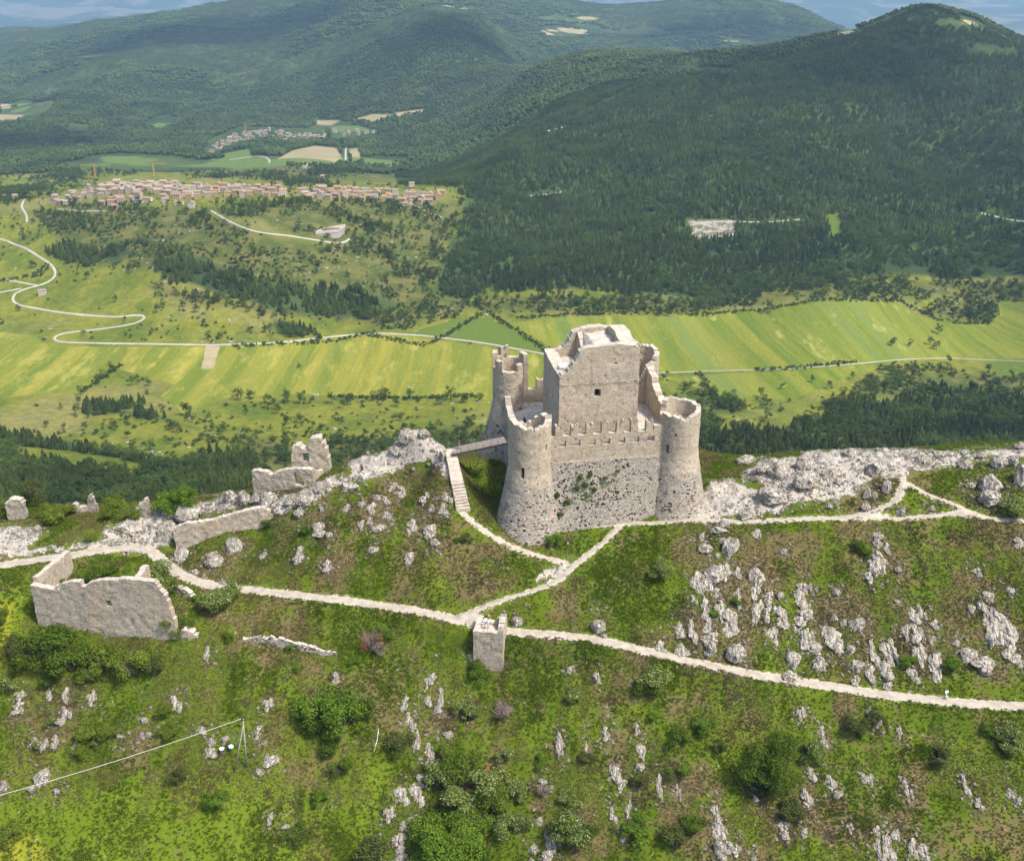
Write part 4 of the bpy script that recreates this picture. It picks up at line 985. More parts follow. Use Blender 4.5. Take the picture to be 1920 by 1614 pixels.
# ------------------------------------------------------------ rocks
def ico(sub):
    import bmesh
    bm = bmesh.new(); bmesh.ops.create_icosphere(bm, subdivisions=sub, radius=1)
    V = np.array([v.co[:] for v in bm.verts]); Fc = np.array([[v.index for v in f.verts] for f in bm.faces]); bm.free(); return V, Fc
I4, I4F = ico(5); I3, I3F = ico(3); I2, I2F = ico(2); I1, I1F = ico(1)
def rock_mesh(name, seed, kind):
    if kind == 'fin': return fin_mesh(name, seed)
    r = random.Random(seed); V = I4.copy()
    # start from a clipped ellipsoid: flat facets like broken beds
    rad = np.ones(len(V))
    for _ in range(16):
        n = np.array([r.gauss(0, 1), r.gauss(0, 1), r.gauss(0, 1)*.8]); n /= np.linalg.norm(n); d = r.uniform(.58, .92)
        dot = V @ n; rad = np.minimum(rad, np.where(dot > .05, d/np.maximum(dot, .05), 9))
    V = V*rad[:, None]
    q = V*np.array([1.0, 1.0, .42 if kind == 'fin' else .8])+seed*3.3
    nn = fbm3(q, .75, 4, seed, True)[:, None]*.30 + fbm3(q, .25, 3, seed+5, True)[:, None]*.11
    V = V*(1+nn-.05)
    if kind == 'fin':                    # clefts that run down the slope
        g = np.abs(vnoise(V[:, 0]*2.4+seed, V[:, 1]*.5, V[:, 2]*.45, seed+8)); cut = np.exp(-(g/.07)**2)
        V *= (1-.30*cut)[:, None]
    V /= np.abs(V).max(axis=0)[None]
    return mesh_from(name, V, I4F, MAT['rock'], False)
I5q, I5qF = ico(4)
def fin_mesh(name, seed):
    """a rib of tilted beds breaking through the turf: several ragged lumps strung down the slope (z)"""
    r = random.Random(seed*17); VV = []; FF = []; k = 0; n = r.randint(5, 8)
    for i in range(n):
        V = I5q.copy(); rad = np.ones(len(V))
        for _ in range(12):
            q = np.array([r.gauss(0, 1), r.gauss(0, 1), r.gauss(0, 1)]); q /= np.linalg.norm(q); d = r.uniform(.5, .9); dot = V @ q; rad = np.minimum(rad, np.where(dot > .05, d/np.maximum(dot, .05), 9))
        V = V*rad[:, None]; V = V*(1+fbm3(V+seed*3+i, .5, 4, seed+i, True)[:, None]*.34)
        t = (i+.5)/n*2-1; V = V*np.array([r.uniform(.30, .62), r.uniform(.35, .75), r.uniform(.34, .60)])
        V[:, 0] += .12*vnoise(V[:, 0]*3, V[:, 1]*3, V[:, 2]*3+i*5, seed); V += np.array([r.uniform(-.5, .5), r.uniform(-.25, .10), t*.68+r.uniform(-.12, .12)]); VV.append(V); FF.append(I5qF+k); k += len(V)
    V = np.concatenate(VV); V /= np.abs(V).max(axis=0)[None]
    return mesh_from(name, V, np.concatenate(FF), MAT['rock'], False)
ROCKXY = []
FIN = [rock_mesh('rock_outcrop', s, 'fin') for s in range(1, 15)]
BLD = [rock_mesh('boulder', s, 'bld') for s in range(20, 28)]
R5 = [(1000,80,100,60),(840,80,40,30),(765,130,110,70),(1385,115,80,80),(1615,135,80,50),(1790,120,90,90),(1860,120,60,80),(1900,190,90,150),(620,170,130,110),(540,155,120,70),(770,210,150,110),(590,300,170,90),(450,110,110,40),(1130,150,130,90),(1750,230,130,130),(1740,310,120,90),(1090,290,60,80),(1130,300,40,60),(1190,250,50,110),(1640,250,60,40),(910,190,110,80),(1310,90,90,30),(1480,85,80,30),(1600,75,60,25),(1700,90,60,30),(1900,40,60,40),(1545,345,40,30),(1430,370,40,35),(1270,380,50,60),(1080,360,60,50),(885,355,50,40),(440,395,100,50),(330,450,60,40),
(360,560,110,120),(295,618,40,35),(230,570,90,40),(505,495,60,50),(410,500,40,30),(300,480,100,28),(650,595,40,35),(835,635,25,25),(800,678,20,20),(835,688,25,25),(1150,660,80,140),(1110,715,60,100),(1150,560,40,50),(1140,515,70,40),(1190,590,25,60),(1255,690,40,45),(1735,515,20,25),(1675,628,25,28),(1685,565,30,25),(1900,555,50,60),(1665,710,40,50),(1520,700,20,40),(1575,745,15,35),(1840,800,55,45),(1840,878,30,30),(280,695,150,80),(240,760,60,120),(180,770,50,110),(330,700,60,110),(400,720,30,60),(505,710,110,120),(500,800,50,160),(505,920,50,150),(570,860,60,100),(560,940,50,90),(625,825,50,50),(635,950,60,120),(740,790,50,60),(735,850,60,110),(750,950,90,120),(790,920,25,90),(715,1010,30,60),(775,1080,90,130),(790,795,28,50),(890,805,25,50),(930,810,50,40),(585,1040,50,120),(600,1140,20,40),(690,1150,100,90),(685,1255,100,70),(175,855,30,50),(235,900,40,110),(245,980,35,90),(310,910,50,120),(360,970,80,140),(350,820,30,35),(295,820,40,50),(410,850,40,130),(270,1080,90,110),(250,1130,50,40),(400,1110,110,120),(100,1020,30,80),(160,1020,40,120),(120,1130,60,110),(270,1170,40,30),(870,885,20,35),(915,945,45,50),(965,970,40,45),(850,970,25,50),(1040,970,90,80),(915,1070,100,130),(1000,1110,55,55),(845,1195,60,80),(1035,1195,80,50),(1030,1280,50,80),(1120,1140,40,140),(1100,1250,40,80),(1185,1130,50,130),(1235,1130,50,140),(1190,1230,60,100),(1205,1310,50,60),(1330,1240,45,100),(1335,940,50,100),(1380,920,40,80),(1350,1010,70,130),(1365,1140,60,130),(1300,1030,40,100),(1460,1190,70,170),(1435,1070,30,60),(1440,990,35,50),(1255,868,30,45),(1345,852,25,30),(1700,800,25,50),(1735,830,50,80),(1715,930,40,120),(1770,1000,80,200),(1840,1010,70,180),(1840,1150,70,90),(1560,1080,50,40),(1700,1180,140,80),(1620,1140,100,60),(1655,820,25,30),(1640,900,50,40),(1590,960,30,40),(1900,1180,40,70)]
R7 = [(325,430,25,40),(370,405,25,55),(485,410,30,70),(515,385,30,80),(360,530,30,80),(385,620,40,80),(405,665,30,50),(425,740,30,110),(490,520,30,70),(560,480,25,130),(540,560,60,60),(715,570,35,60),(600,700,60,50),(490,780,25,60),(500,840,50,80),(575,800,30,60),(600,855,40,40),(430,865,25,30),(440,940,60,60),(340,1030,60,130),(425,1020,60,150),(400,1150,20,70),(270,1150,50,90),(350,1220,30,50),(320,1310,60,110),(330,1390,90,60),(175,1370,20,80),(220,1370,20,80),(665,225,40,35),(725,270,30,50),(1060,305,25,40),(1110,300,30,35),(1142,335,18,35),(1235,325,20,35),(1290,340,30,50),(1325,385,25,40),(1435,385,30,70),(1550,420,20,40),(1560,345,20,40),(1220,410,20,60),(1450,80,90,100),(1480,150,40,40),(990,60,70,70),(1100,40,25,40),(1690,110,20,40),(1640,190,40,30),(1755,50,20,30),(1790,230,50,80),(1905,120,50,90),(1905,250,50,100),(1700,155,25,40),(1230,760,35,140),(1378,780,25,110),(1440,850,20,70),(1465,620,20,50),(1490,700,35,80),(1530,710,25,30),(1595,610,25,50),(1625,610,15,40),(1665,680,25,60),(1690,790,45,130),(1680,880,60,50),(1545,930,50,100),(1580,990,40,80),(1785,1000,25,120),(1895,1010,25,120),(1525,1160,35,80),(1620,1110,25,120),(1625,1200,30,50),(1590,1290,30,50),(1135,965,60,40),(1215,1115,25,30),(1120,1190,35,50),(1180,1300,50,120),(1080,1340,60,60),(1170,1380,60,70),(1070,1410,40,40),(1125,650,20,30),(1100,560,20,30),(1020,600,30,40)]
R8 = [(570,142,35,25),(665,110,40,90),(1055,110,30,60),(1090,145,60,50),(1127,110,15,50),(785,220,40,80),(795,270,30,60),(1150,195,20,25),(1130,262,35,28),(1215,210,25,80),(725,450,40,90),(785,450,20,60),(840,500,50,90),(870,550,60,60),(905,490,15,60),(705,590,50,100),(850,600,15,40),(1015,470,25,60),(1048,480,40,80),(1005,655,25,20),(1110,585,20,30),(1140,590,12,30),(1180,585,15,35),(1200,635,20,30),(1270,530,40,100),(1290,590,25,40),(1330,655,25,50),(1350,690,22,50),(1580,440,25,40),(1590,520,30,130),(1600,590,20,50),(1660,620,45,60),(1840,560,40,60),(1885,590,50,50),(1830,510,30,30),(410,580,45,50),(180,660,40,90),(205,760,60,120),(205,850,80,90),(220,910,60,60),(305,870,50,80),(265,860,40,60),(440,705,20,30),(560,750,50,100),(580,820,25,30),(690,775,35,60),(755,715,35,30),(885,750,20,50),(940,750,30,60),(880,800,20,50),(940,820,20,60),(1085,770,30,50),(1130,770,20,60),(1100,870,40,100),(1150,870,60,140),(1200,800,40,100),(1120,920,60,50),(1290,870,35,100),(1350,890,50,110),(1540,915,25,40),(530,893,30,30),(400,920,40,40),(755,910,30,50),(525,12,50,25)]
R6 = [(115,305,50,60),(110,375,60,70),(280,310,30,60),(340,270,50,30),(365,310,30,80),(380,400,50,70),(345,445,70,50),(515,320,40,80),(225,175,30,25),(995,350,60,90),(810,440,50,45),(840,520,40,45),(800,525,40,40),(670,525,45,50),(1170,70,30,80),(1120,240,25,60),(1150,430,30,40),(1140,505,40,50),(1370,330,20,60),(1510,355,50,80),(1555,380,20,50),(1455,520,30,70),(1195,570,40,50),(1190,630,50,60),(1270,545,50,35),(200,575,45,60),(257,590,40,70),(315,565,35,70),(425,590,30,70),(245,745,100,110),(25,820,35,60),(180,825,50,40),(320,840,50,35),(225,880,25,40),(710,650,20,50),(795,610,15,70),(1460,730,50,45),(1520,670,100,30),(1525,990,25,80),(1600,1040,60,30),(1770,130,30,50),(1780,200,30,30),(1840,210,35,30),(1890,210,40,70),(1530,215,25,50)]
R3 = [(1315,490,35,110),(1380,520,45,90),(1270,590,60,80),(1160,640,50,80),(1005,635,40,60),(1100,600,60,60),(1155,730,40,60),(1270,690,50,60),(1225,760,110,50),(1550,560,70,110),(1665,650,60,90),(1590,640,40,60),(1460,770,70,120),(1590,780,90,110),(1615,860,80,70),(800,760,100,60),(820,800,120,50),(430,970,50,60),(570,960,40,50),(670,950,50,100),(870,930,20,60),(920,950,40,40),(1180,910,80,50),(1400,920,20,60),(1440,970,60,100),(820,1010,30,60),(1340,655,20,50),(1420,550,25,60),(1705,890,30,60),(1700,560,60,70),(1450,640,30,40),(825,640,40,60),(1630,700,20,30),(1350,770,25,40),(200,860,110,110),(200,920,70,70),(70,960,110,100),
(190,545,100,130),(285,555,85,150),(370,560,90,100),(450,570,130,120),(590,590,70,60),(690,570,100,110),(670,660,80,90),(1410,120,110,150),(1430,62,50,60),(1530,110,90,70),(1350,220,100,60),(1670,260,80,80),(1010,470,140,70),(810,490,90,60),(1225,215,40,50)]
R2 = [(960,240,90,70),(1080,230,170,120),(1030,320,180,90),(930,330,120,80),(720,310,150,70),(210,320,60,50),(100,350,80,50),(490,325,50,20),(640,400,120,30),(760,380,80,40),(410,410,60,25),(1140,595,25,30),(1095,570,60,40),(1030,490,80,110),(1310,410,100,110),(1205,490,100,110),(1250,630,50,40)]
ALLR = []
for lst, sc, ox, oy in ((R5, 1920/680, 1240, 820), (R7, 3, 640, 1140), (R8, 3, 1280, 1300), (R6, 3, 0, 1200), (R3, 1920/520, 380, 780), (R2, 3, 0, 880)):
    for cx, cy, w_, h_ in lst: ALLR.append((ox+cx/sc, oy+cy/sc, w_/sc, h_/sc))
_rr = random.Random(99)
FEN = [(x0+14*_rr.random()*3, y0) for x0, y0 in [(1300,1005),(1345,1010),(700,930),(740,925),(770,940),(800,935),(600,1000),(650,985),(1010,1010),(350,1040),(380,1050),(540,1050),(590,1060),(660,1040),(720,1010),(900,1100),(930,1160),(1000,1150)]]
for x, y in FEN: ALLR.append((x, y, 8+8*_rr.random(), 10+14*_rr.random()))
ALLR.sort(key=lambda r: -r[2]*r[3])
def region(px, py):
    if py < 985 and px > 1310: return 'on the bare crest right of the castle' if px < 1620 else 'on the bare crest at the right edge'
    if py < 1000 and px < 330: return 'on the grassy crest at the far left'
    if px < 620 and py < 1000: return 'on the crest by the sloping wall'
    if px < 870 and py < 905: return 'by the rock spire left of the bridge'
    if px < 640 and py < 1100: return 'on the knoll above the gravel path bend'
    if px < 1060 and py < 1130: return 'on the knoll beside the stone stairs'
    onpath = np.interp(px, [0, 300, 520, 900, 1200, 1400, 1660, 1920], [1060, 1060, 1112, 1172, 1218, 1262, 1303, 1324])
    if py < onpath:
        hi = 'high' if py < 1120 else 'low'
        return f'{hi} on the slope above the path, ' + ('below the castle' if px < 1400 else 'right of the castle' if px < 1650 else 'at the right edge')
    band = 'just below the path' if py < onpath+110 else 'halfway down the lower slope' if py < 1460 else 'near the bottom of the lower slope'
    return band + (', at the left' if px < 480 else ', left of the pier' if px < 850 else ', under the pier' if px < 1200 else ', right of the pier' if px < 1560 else ', at the right')
def desc_rock(w_, h_):
    a = w_*h_; s = 'large' if a > 1400 else 'small' if a < 260 else 'middling'
    t = 'tall narrow' if h_ > 1.7*w_ else 'broad flat' if w_ > 1.5*h_ else 'rounded'
    return f'{s} {t} grey rock'
for i, (px, py, w_, h_) in enumerate(ALLR):
    p = hit(px, py+h_*.30, 80, 215)
    if p is None: continue
    dep = p.y*cT-(p.z-CZ)*sT; m = dep/F; crest = py < 975 and not (620 < px < 880 and py > 900)
    r = random.Random(i*13+5)
    wx = w_*m*.56; hz_ = h_*m*.60
    if crest or h_ < w_*1.15:
        me = BLD[i % len(BLD)]; sc = (wx, wx*r.uniform(.7, 1.0), max(hz_*1.0, wx*.35)); rot = (r.uniform(-.2, .2), r.uniform(-.2, .2), r.uniform(0, 6.3)); rot = (rot[0], rot[1], r.choice([0, math.pi])+r.uniform(-.4, .4))
        z = p.z + sc[2]*(.22 if crest else .02); nm = 'boulder'
    else:
        me = FIN[i % len(FIN)]; ln = hz_*1.12; sc = (wx*1.3+.1, wx*r.uniform(.6, .85)+.12, ln*.96); rot = (R(-57)+r.uniform(-.1, .1), r.uniform(-.2, .2), r.uniform(-.15, .15))
        nm = 'rock_outcrop'; p = hit(px, py+h_*.03, 80, 215) or p; z = p.z-.16*wx
    if i >= 300: break
    ROCKXY.append((p.x, p.y, wx, hz_))
    o = add(nm, me); o.location = (p.x, p.y, z); o.scale = sc; o.rotation_euler = rot
    tag(o, None, 'rock', 'limestone outcrops on the castle hill'); LAB.append((o, desc_rock(w_, h_)+' '+region(px, py), px, py))

# ------------------------------------------------------------ leaf makers
def leaf_cloud(n, centre_radii, size, seed, flat=.5, spread=1.):
    """many small leaf faces gathered in clumps; centre_radii: list of (centre, radii)"""
    g = np.random.default_rng(seed); k = len(centre_radii); wt = np.array([c[1][0]*c[1][1]*c[1][2] for c in centre_radii])**.66; wt /= wt.sum()
    ci = g.choice(k, n, p=wt); C = np.array([c[0] for c in centre_radii])[ci]; Rr = np.array([c[1] for c in centre_radii])[ci]
    d = g.normal(size=(n, 3)); d /= np.linalg.norm(d, axis=1)[:, None]; rad = g.random(n)**(.28)
    rad *= 1+.22*vnoise(d[:, 0]*2.3+ci*3, d[:, 1]*2.3, d[:, 2]*2.3, seed)
    Pc = C + d*Rr*rad[:, None]*spread
    nrm = d*.7+g.normal(size=(n, 3))*.7+np.array([0, 0, .4]); nrm /= np.linalg.norm(nrm, axis=1)[:, None]
    t = np.cross(nrm, g.normal(size=(n, 3))); t /= np.linalg.norm(t, axis=1)[:, None]; b = np.cross(nrm, t)
    s = size*(.6+.8*g.random(n))[:, None]
    V = np.stack([Pc-t*s, Pc-b*s*.45, Pc+t*s, Pc+b*s*.45], 1).reshape(-1, 3); Fq = np.arange(4*n).reshape(n, 4)
    return V, Fq
def clumps(n, r=1., zlo=.25, zhi=1.5, seed=0, cr=(.3, .55), lean=0):
    g = random.Random(seed); out = []
    for i in range(n):
        a = g.uniform(0, 6.283); q = r*math.sqrt(g.random())*.78; z = zlo+(zhi-zlo)*g.random(); q *= math.sqrt(max(.12, 1-((z-zlo)/(zhi-zlo+.01)-.35)**2*1.4))
        c = g.uniform(*cr); out.append(((q*math.cos(a), q*math.sin(a), z), (c, c, c*g.uniform(.6, .9))))
    return out
def twig_mesh(n, h, r, seed, rad=.02):
    g = random.Random(seed); m = MB()
    for i in range(n):
        a = g.uniform(0, 6.283); q = r*g.uniform(.3, .9); z = h*g.uniform(.5, .95); mid = (q*.45*math.cos(a+.3), q*.45*math.sin(a+.3), z*.55)
        m.tube((g.uniform(-.06, .06), g.uniform(-.06, .06), -.15), mid, rad*1.8, rad*1.1, 5, False); m.tube(mid, (q*math.cos(a), q*math.sin(a), z), rad*1.1, rad*.4, 5, False)
        for k in range(3):
            b = a+g.uniform(-1, 1); m.tube(mid, (q*g.uniform(.6, 1.1)*math.cos(b), q*g.uniform(.6, 1.1)*math.sin(b), z*g.uniform(.6, 1.05)), rad*.8, rad*.3, 4, False)
    return m
# shrubs: unit radius 1, height about 1.5
SHR = []
for s in range(7):
    V, Fq = leaf_cloud(3000, clumps(14, 1., .15, .95+.1*(s % 3), s+1, (.22, .42)), .062, s)
    m = twig_mesh(12, 1.0, .9, s)
    SHR.append((V, Fq, m))
SHM = {}
def shrub_meshes(s, kind):
    if (s, kind) not in SHM:
        V, Fq, m = SHR[s]
        SHM[(s, kind)] = (mesh_from('foliage', V, Fq, MAT[kind], False), mesh_from('stems', m.v, m.f, MAT['bark'], True))
    return SHM[(s, kind)]
SH = [(100,1212,100,'green'),(60,1225,70,'green'),(135,1235,80,'green'),(200,1235,80,'yellowgreen'),(180,1262,60,'yellowgreen'),(250,1250,70,'yellowgreen'),(290,1250,55,'olive'),(410,1125,70,'flower'),(430,1108,45,'flower'),(290,1085,70,'flower'),(312,1098,50,'flower'),(95,1080,34,'flower'),(112,1092,28,'flower'),(170,1085,60,'green'),(195,1070,50,'green'),
 (600,1320,90,'bright'),(640,1345,90,'bright'),(585,1350,60,'green'),(655,1308,55,'flower'),(690,1330,40,'green'),(600,1490,45,'bright'),(405,1500,50,'bright'),(750,1390,55,'olive'),(480,1535,22,'yellowgreen'),(625,1400,45,'green'),
 (898,1262,44,'bright'),(893,1248,36,'green'),(900,1235,24,'green'),(1230,1268,72,'flower'),(1215,1285,50,'green'),(1240,1072,50,'flower'),(1080,1300,42,'flower'),(1018,1425,34,'bright'),(945,1415,40,'flower'),(1225,1345,26,'bright'),(1270,1380,44,'green'),(1320,1355,44,'bright'),
 (820,1460,60,'flower'),(870,1440,80,'green'),(910,1465,90,'flower'),(860,1490,80,'flower'),(930,1500,80,'green'),(965,1480,50,'flower'),(890,1530,70,'bright'),(940,1545,60,'flower'),(980,1545,50,'flower'),(840,1420,50,'green'),(1075,1545,90,'flower'),(1050,1565,60,'flower'),(1100,1560,50,'green'),(1060,1490,34,'flower'),(1195,1560,52,'bright'),(1190,1540,40,'bright'),
 (1520,1405,52,'flower'),(1600,1360,50,'olive'),(1885,1375,60,'flower'),(1895,1400,50,'flower'),(1860,1370,40,'green'),(1320,1370,30,'bright'),(1895,948,56,'flower'),(1915,955,50,'flower'),(1270,1445,50,'green'),(1265,1570,60,'olive'),(1300,1545,50,'green'),
 (665,1235,26,'bright'),(430,1195,24,'yellowgreen'),(375,1120,24,'bright'),(330,1165,60,'green'),(325,1100,30,'green'),(230,1150,0,'green'),(165,1375,46,'yellowgreen'),(205,1370,40,'yellowgreen'),(150,1410,34,'yellowgreen'),(15,1285,50,'flower'),(100,1350,30,'flower'),(70,1395,22,'flower'),(90,1280,34,'green'),(310,1330,38,'yellowgreen'),(315,1370,38,'yellowgreen'),(0,1160,40,'green'),(440,1275,0,'green'),(450,1335,12,'bright'),
 (640,1440,50,'green'),(620,1380,40,'bright'),(180,1395,20,'flower'),(60,1240,60,'green'),(30,1220,60,'olive'),
 (105,965,52,'yellowgreen'),(88,958,34,'yellowgreen'),(125,955,40,'yellowgreen'),(215,950,56,'yellowgreen'),(205,962,40,'yellowgreen'),(240,958,50,'yellowgreen'),(310,952,56,'bright'),(335,945,46,'bright'),(0,958,40,'yellowgreen'),(18,960,30,'yellowgreen'),(60,940,40,'green'),(170,1010,22,'yellowgreen'),
 (1040,1010,36,'bright'),(1065,985,20,'green'),(1015,995,26,'bright'),(870,1010,30,'olive'),(780,1000,0,'green'),(500,980,28,'green'),(575,995,26,'green'),(1585,880,0,'green'),(1700,1240,34,'bright'),(1610,1020,30,'green'),(1625,1035,26,'green'),(1380,1125,24,'bright'),(1340,1150,24,'bright'),(1785,1245,40,'bright'),
 (560,1250,20,'bright'),(545,1215,18,'bright'),(700,1215,30,'green'),(720,1180,40,'bright'),(1350,1400,30,'green'),(1200,1460,40,'olive'),(1100,1420,34,'olive'),(1440,1480,40,'olive'),(870,1330,40,'flower'),(895,1335,30,'flower'),(1640,1345,46,'olive'),(1760,1420,50,'olive'),(1480,1520,60,'olive'),(700,1590,70,'olive'),(560,1560,50,'green'),(20,1560,50,'yellowgreen'),(330,1455,40,'olive')]
cname = {'green': 'dark green', 'bright': 'bright green', 'yellowgreen': 'yellow-green', 'olive': 'olive', 'flower': 'pale-flowered green'}
def place_shrub(px, py, wpx, kind, i, hs=1., sname='shrub'):
    p = hit(px, py+wpx*.22, 80, 235)
    if p is None or wpx == 0: return
    m = (p.y*cT-(p.z-CZ)*sT)/F; r = wpx*m*.55; g = random.Random(i*7+1)
    t = empty(sname, p, g.uniform(0, 6.28)); a, b = shrub_meshes(i % 7, kind)
    t.scale = (r, r, r*hs*g.uniform(.75, 1.0)); add('foliage', a, t); add('stems', b, t)
    sz = 'large' if wpx > 62 else 'small' if wpx < 34 else 'middling'
    tag(t, None, 'shrub', 'shrubs on the castle hill'); LAB.append((t, f'{sz} {cname[kind]} shrub '+region(px, py), px, py)); return t
for i, (px, py, wpx, kind) in enumerate(SH): place_shrub(px, py, wpx, kind, i)
# two big crowns: the round one at the right and the leafy tree at the bottom
V, Fq = leaf_cloud(2600, [((0, 0, 0), (.6, .2, .5)), ((-.9, 0, 1.6), (.5, .2, .6)), ((.8, 0, 1.9), (.4, .2, .5)), ((-1.6, 0, -.4), (.7, .2, .4)), ((1.5, 0, -.9), (.5, .2, .4)), ((-3.2, .1, -2.8), (.7, .2, .5)), ((3.4, -.1, 1.1), (.6, .2, .4)), ((5.6, -.1, 2.2), (.5, .18, .3)), ((-5.0, .1, -1.4), (.5, .2, .5)), ((-4.6, .1, -4.9), (.8, .25, .4))], .11, 900)
iv = add('ivy', mesh_from('ivy', V, Fq, MAT['green'], False)); iv.location = cw(9.4, -2.45, 8.4); iv.rotation_euler = (-.16, 0, CAST[2]); bpy.context.view_layer.update(); mw = iv.matrix_world.copy(); iv.parent = fw; iv.matrix_world = mw; bpy.context.view_layer.update()
def big_tree(px, py, wpx, hpx, kind, label, seed, n=14000, leaf=.17, name='broadleaf_tree'):
    p = hit(px, py+hpx*.42, 80, 235); m = (p.y*cT-(p.z-CZ)*sT)/F; r = wpx*m/2; h = hpx*m*.8
    t = empty(name, p); V, Fq = leaf_cloud(n, [((c[0][0]*r, c[0][1]*r, c[0][2]*h), (c[1][0]*r, c[1][1]*r, c[1][2]*r)) for c in clumps(26, 1., .25, .95, seed, (.20, .36))], leaf, seed)
    add('crown', mesh_from('crown', V, Fq, MAT[kind], False), t); mb = MB(); mb.tube((0, 0, -.8), (0, 0, h*.4), r*.07+.05, r*.045+.03, 8, False); g = random.Random(seed)
    for k in range(9):
        a = g.uniform(0, 6.28); mb.tube((0, 0, h*g.uniform(.2, .4)), (r*.6*math.cos(a), r*.6*math.sin(a), h*g.uniform(.5, .8)), r*.035, r*.012, 6, False)
    mb.obj('trunk', MAT['bark'], t, True); tag(t, label, 'tree')
big_tree(828, 1572, 165, 120, 'bright', 'large bright green leafy tree at the bottom edge left of centre', 501, 20000, .20)
big_tree(880, 1600, 90, 80, 'green', 'dark green leafy tree beside the large bright one at the bottom edge', 503, 9000, .18)
big_tree(1442, 1418, 132, 118, 'green', 'feathery round green tree on the slope right of the pier', 502, 17000, .15)
big_tree(350, 935, 62, 62, 'bright', 'bright green tree behind the boulders left of the sloping wall', 504, 6000, .15)
big_tree(66, 920, 56, 70, 'olive', 'thin pale tree behind the shrubs at the far left', 505, 3800, .14)
# dead and red bushes
def dead_bush(px, py, wpx, mat, label, name, seed, dome=False):
    p = hit(px, py+wpx*.3, 80, 235); m = (p.y*cT-(p.z-CZ)*sT)/F; r = wpx*m*.5
    t = empty(name, p); mb = twig_mesh(46, 1.5*r, 1.0*r, seed, .028); mb.obj('stems', MAT['dead'], t, True)
    V, Fq = leaf_cloud(3200 if dome else 1500, [((c[0][0]*r, c[0][1]*r, c[0][2]*r), tuple(q*r for q in c[1])) for c in clumps(9, .9, .3, 1.2, seed, (.25, .45))], .07, seed)
    add('dry_foliage', mesh_from('dry_foliage', V, Fq, MAT[mat], False), t); tag(t, label, 'bush')
dead_bush(697, 1200, 62, 'reddead', 'rust-red dead bush on the slope left of the pier', 'dead_bush', 601)
dead_bush(710, 1215, 34, 'dead', 'small grey dead bush touching the rust-red one', 'dead_bush', 602)
dead_bush(940, 1332, 50, 'dead', 'domed grey dead bush below the stone pier', 'dead_bush', 603, True)
dead_bush(1018, 1482, 34, 'dead', 'little grey dead bush below a pale rock near the bottom', 'dead_bush', 604)
dead_bush(914, 1441, 13, 'redflower', 'bright red flower patch among the green bushes near the bottom', 'red_flowers', 605)
def log(pa, pb, label, r=.07):
    a_, b_ = hit(*pa), hit(*pb); mb = MB(); mid = (a_+b_)/2+Vector((.15, 0, .2)); mb.tube((0, 0, .1), mid-a_, r, r*.9, 7); mb.tube(mid-a_, b_-a_+Vector((0, 0, .12)), r*.9, r*.6, 7)
    for k in (.3, .6): q = (b_-a_)*k; mb.tube(q+Vector((0, 0, .15)), q+Vector((.35, .1, .5)), r*.5, r*.2, 5)
    o = mb.obj('fallen_branch', MAT['cable'], None, True); o.location = a_; tag(o, label, 'branch')
log((710, 1367), (701, 1410), 'bleached fallen branch lying in the grass left of the pier')
log((800, 1285), (795, 1300), 'short bleached stick in the grass left of the pier', .04)

# ------------------------------------------------------------ utility pole, cable, buckets, sign, cairn
pb = hit(462, 1438, 80, 235); pt = Vector(from_y(456, 1350, pb.y)); pc = hit(438, 1448, 80, 235)
pole = empty('utility_pole', pb); tag(pole, 'wooden utility pole with a leaning brace at the lower left', 'pole')
mb = MB(); mb.tube((0, 0, -1), pt-pb, .15, .10, 10); mb.obj('post', MAT['pole'], pole, True)
mb = MB(); mb.tube(pc-pb-Vector((0, 0, .6)), pt-pb-Vector((0, 0, .5)), .12, .08, 10); mb.obj('brace', MAT['pole'], pole, True)
mb = MB(); mb.box(pt-pb+Vector((-.15, 0, .05)), (.7, .14, .12)); mb.obj('crossarm', MAT['darkwood'], pole)
for k in (-.4, .1):
    mb = MB(); mb.tube(pt-pb+Vector((k, 0, .1)), pt-pb+Vector((k, 0, .32)), .05, .035, 8); mb.obj('insulator', MAT['white'], pole, True)
cab0 = pt+Vector((-.45, 0, .2)); cab1 = Vector(from_y(-260, 1556, pb.y-4)); mb = MB(); N_ = 40; prev = None
for k in range(N_+1):
    t = k/N_; q = cab0.lerp(cab1, t); q.z -= 1.2*4*t*(1-t)*.9
    if prev is not None: mb.tube(prev, q, .042, .042, 6, False)
    prev = q
o = mb.obj('power_cable', MAT['cable'], None, True); tag(o, 'pale cable sagging from the utility pole to the left edge', 'cable')
for k, (px, py, lab) in enumerate([(417, 1411, 'white bucket among the rocks left of the utility pole'), (432, 1405, 'white bucket nearest the utility pole')]):
    p = hit(px, py, 80, 235); b = empty('bucket', p); b.rotation_euler = (.25*k, .3*k, 0); tag(b, lab, 'bucket', 'white buckets by the pole')
    V = []; Fs = []; n = 20; pr = [(.0, 0), (.26, 0), (.36, .85), (.39, .85), (.39, .8), (.33, .8), (.26, .06), (0, .06)]
    for r_, z_ in pr:
        for i in range(n): V.append((r_*math.cos(6.2832*i/n), r_*math.sin(6.2832*i/n), z_))
    for a_ in range(len(pr)-1):
        for i in range(n): Fs.append((a_*n+i, a_*n+(i+1) % n, (a_+1)*n+(i+1) % n, (a_+1)*n+i))
    add('bucket_body', mesh_from('bucket_body', V, Fs, MAT['white'], True), b)
    mb = MB(); 
    for i in range(8): a0_, a1_ = math.pi*i/8, math.pi*(i+1)/8; mb.tube((.38*math.cos(a0_), -.25*math.sin(a0_), .8-.1*math.sin(a0_)), (.38*math.cos(a1_), -.25*math.sin(a1_), .8-.1*math.sin(a1_)), .012, .012, 5, False)
    mb.obj('handle', MAT['darkwood'], b)
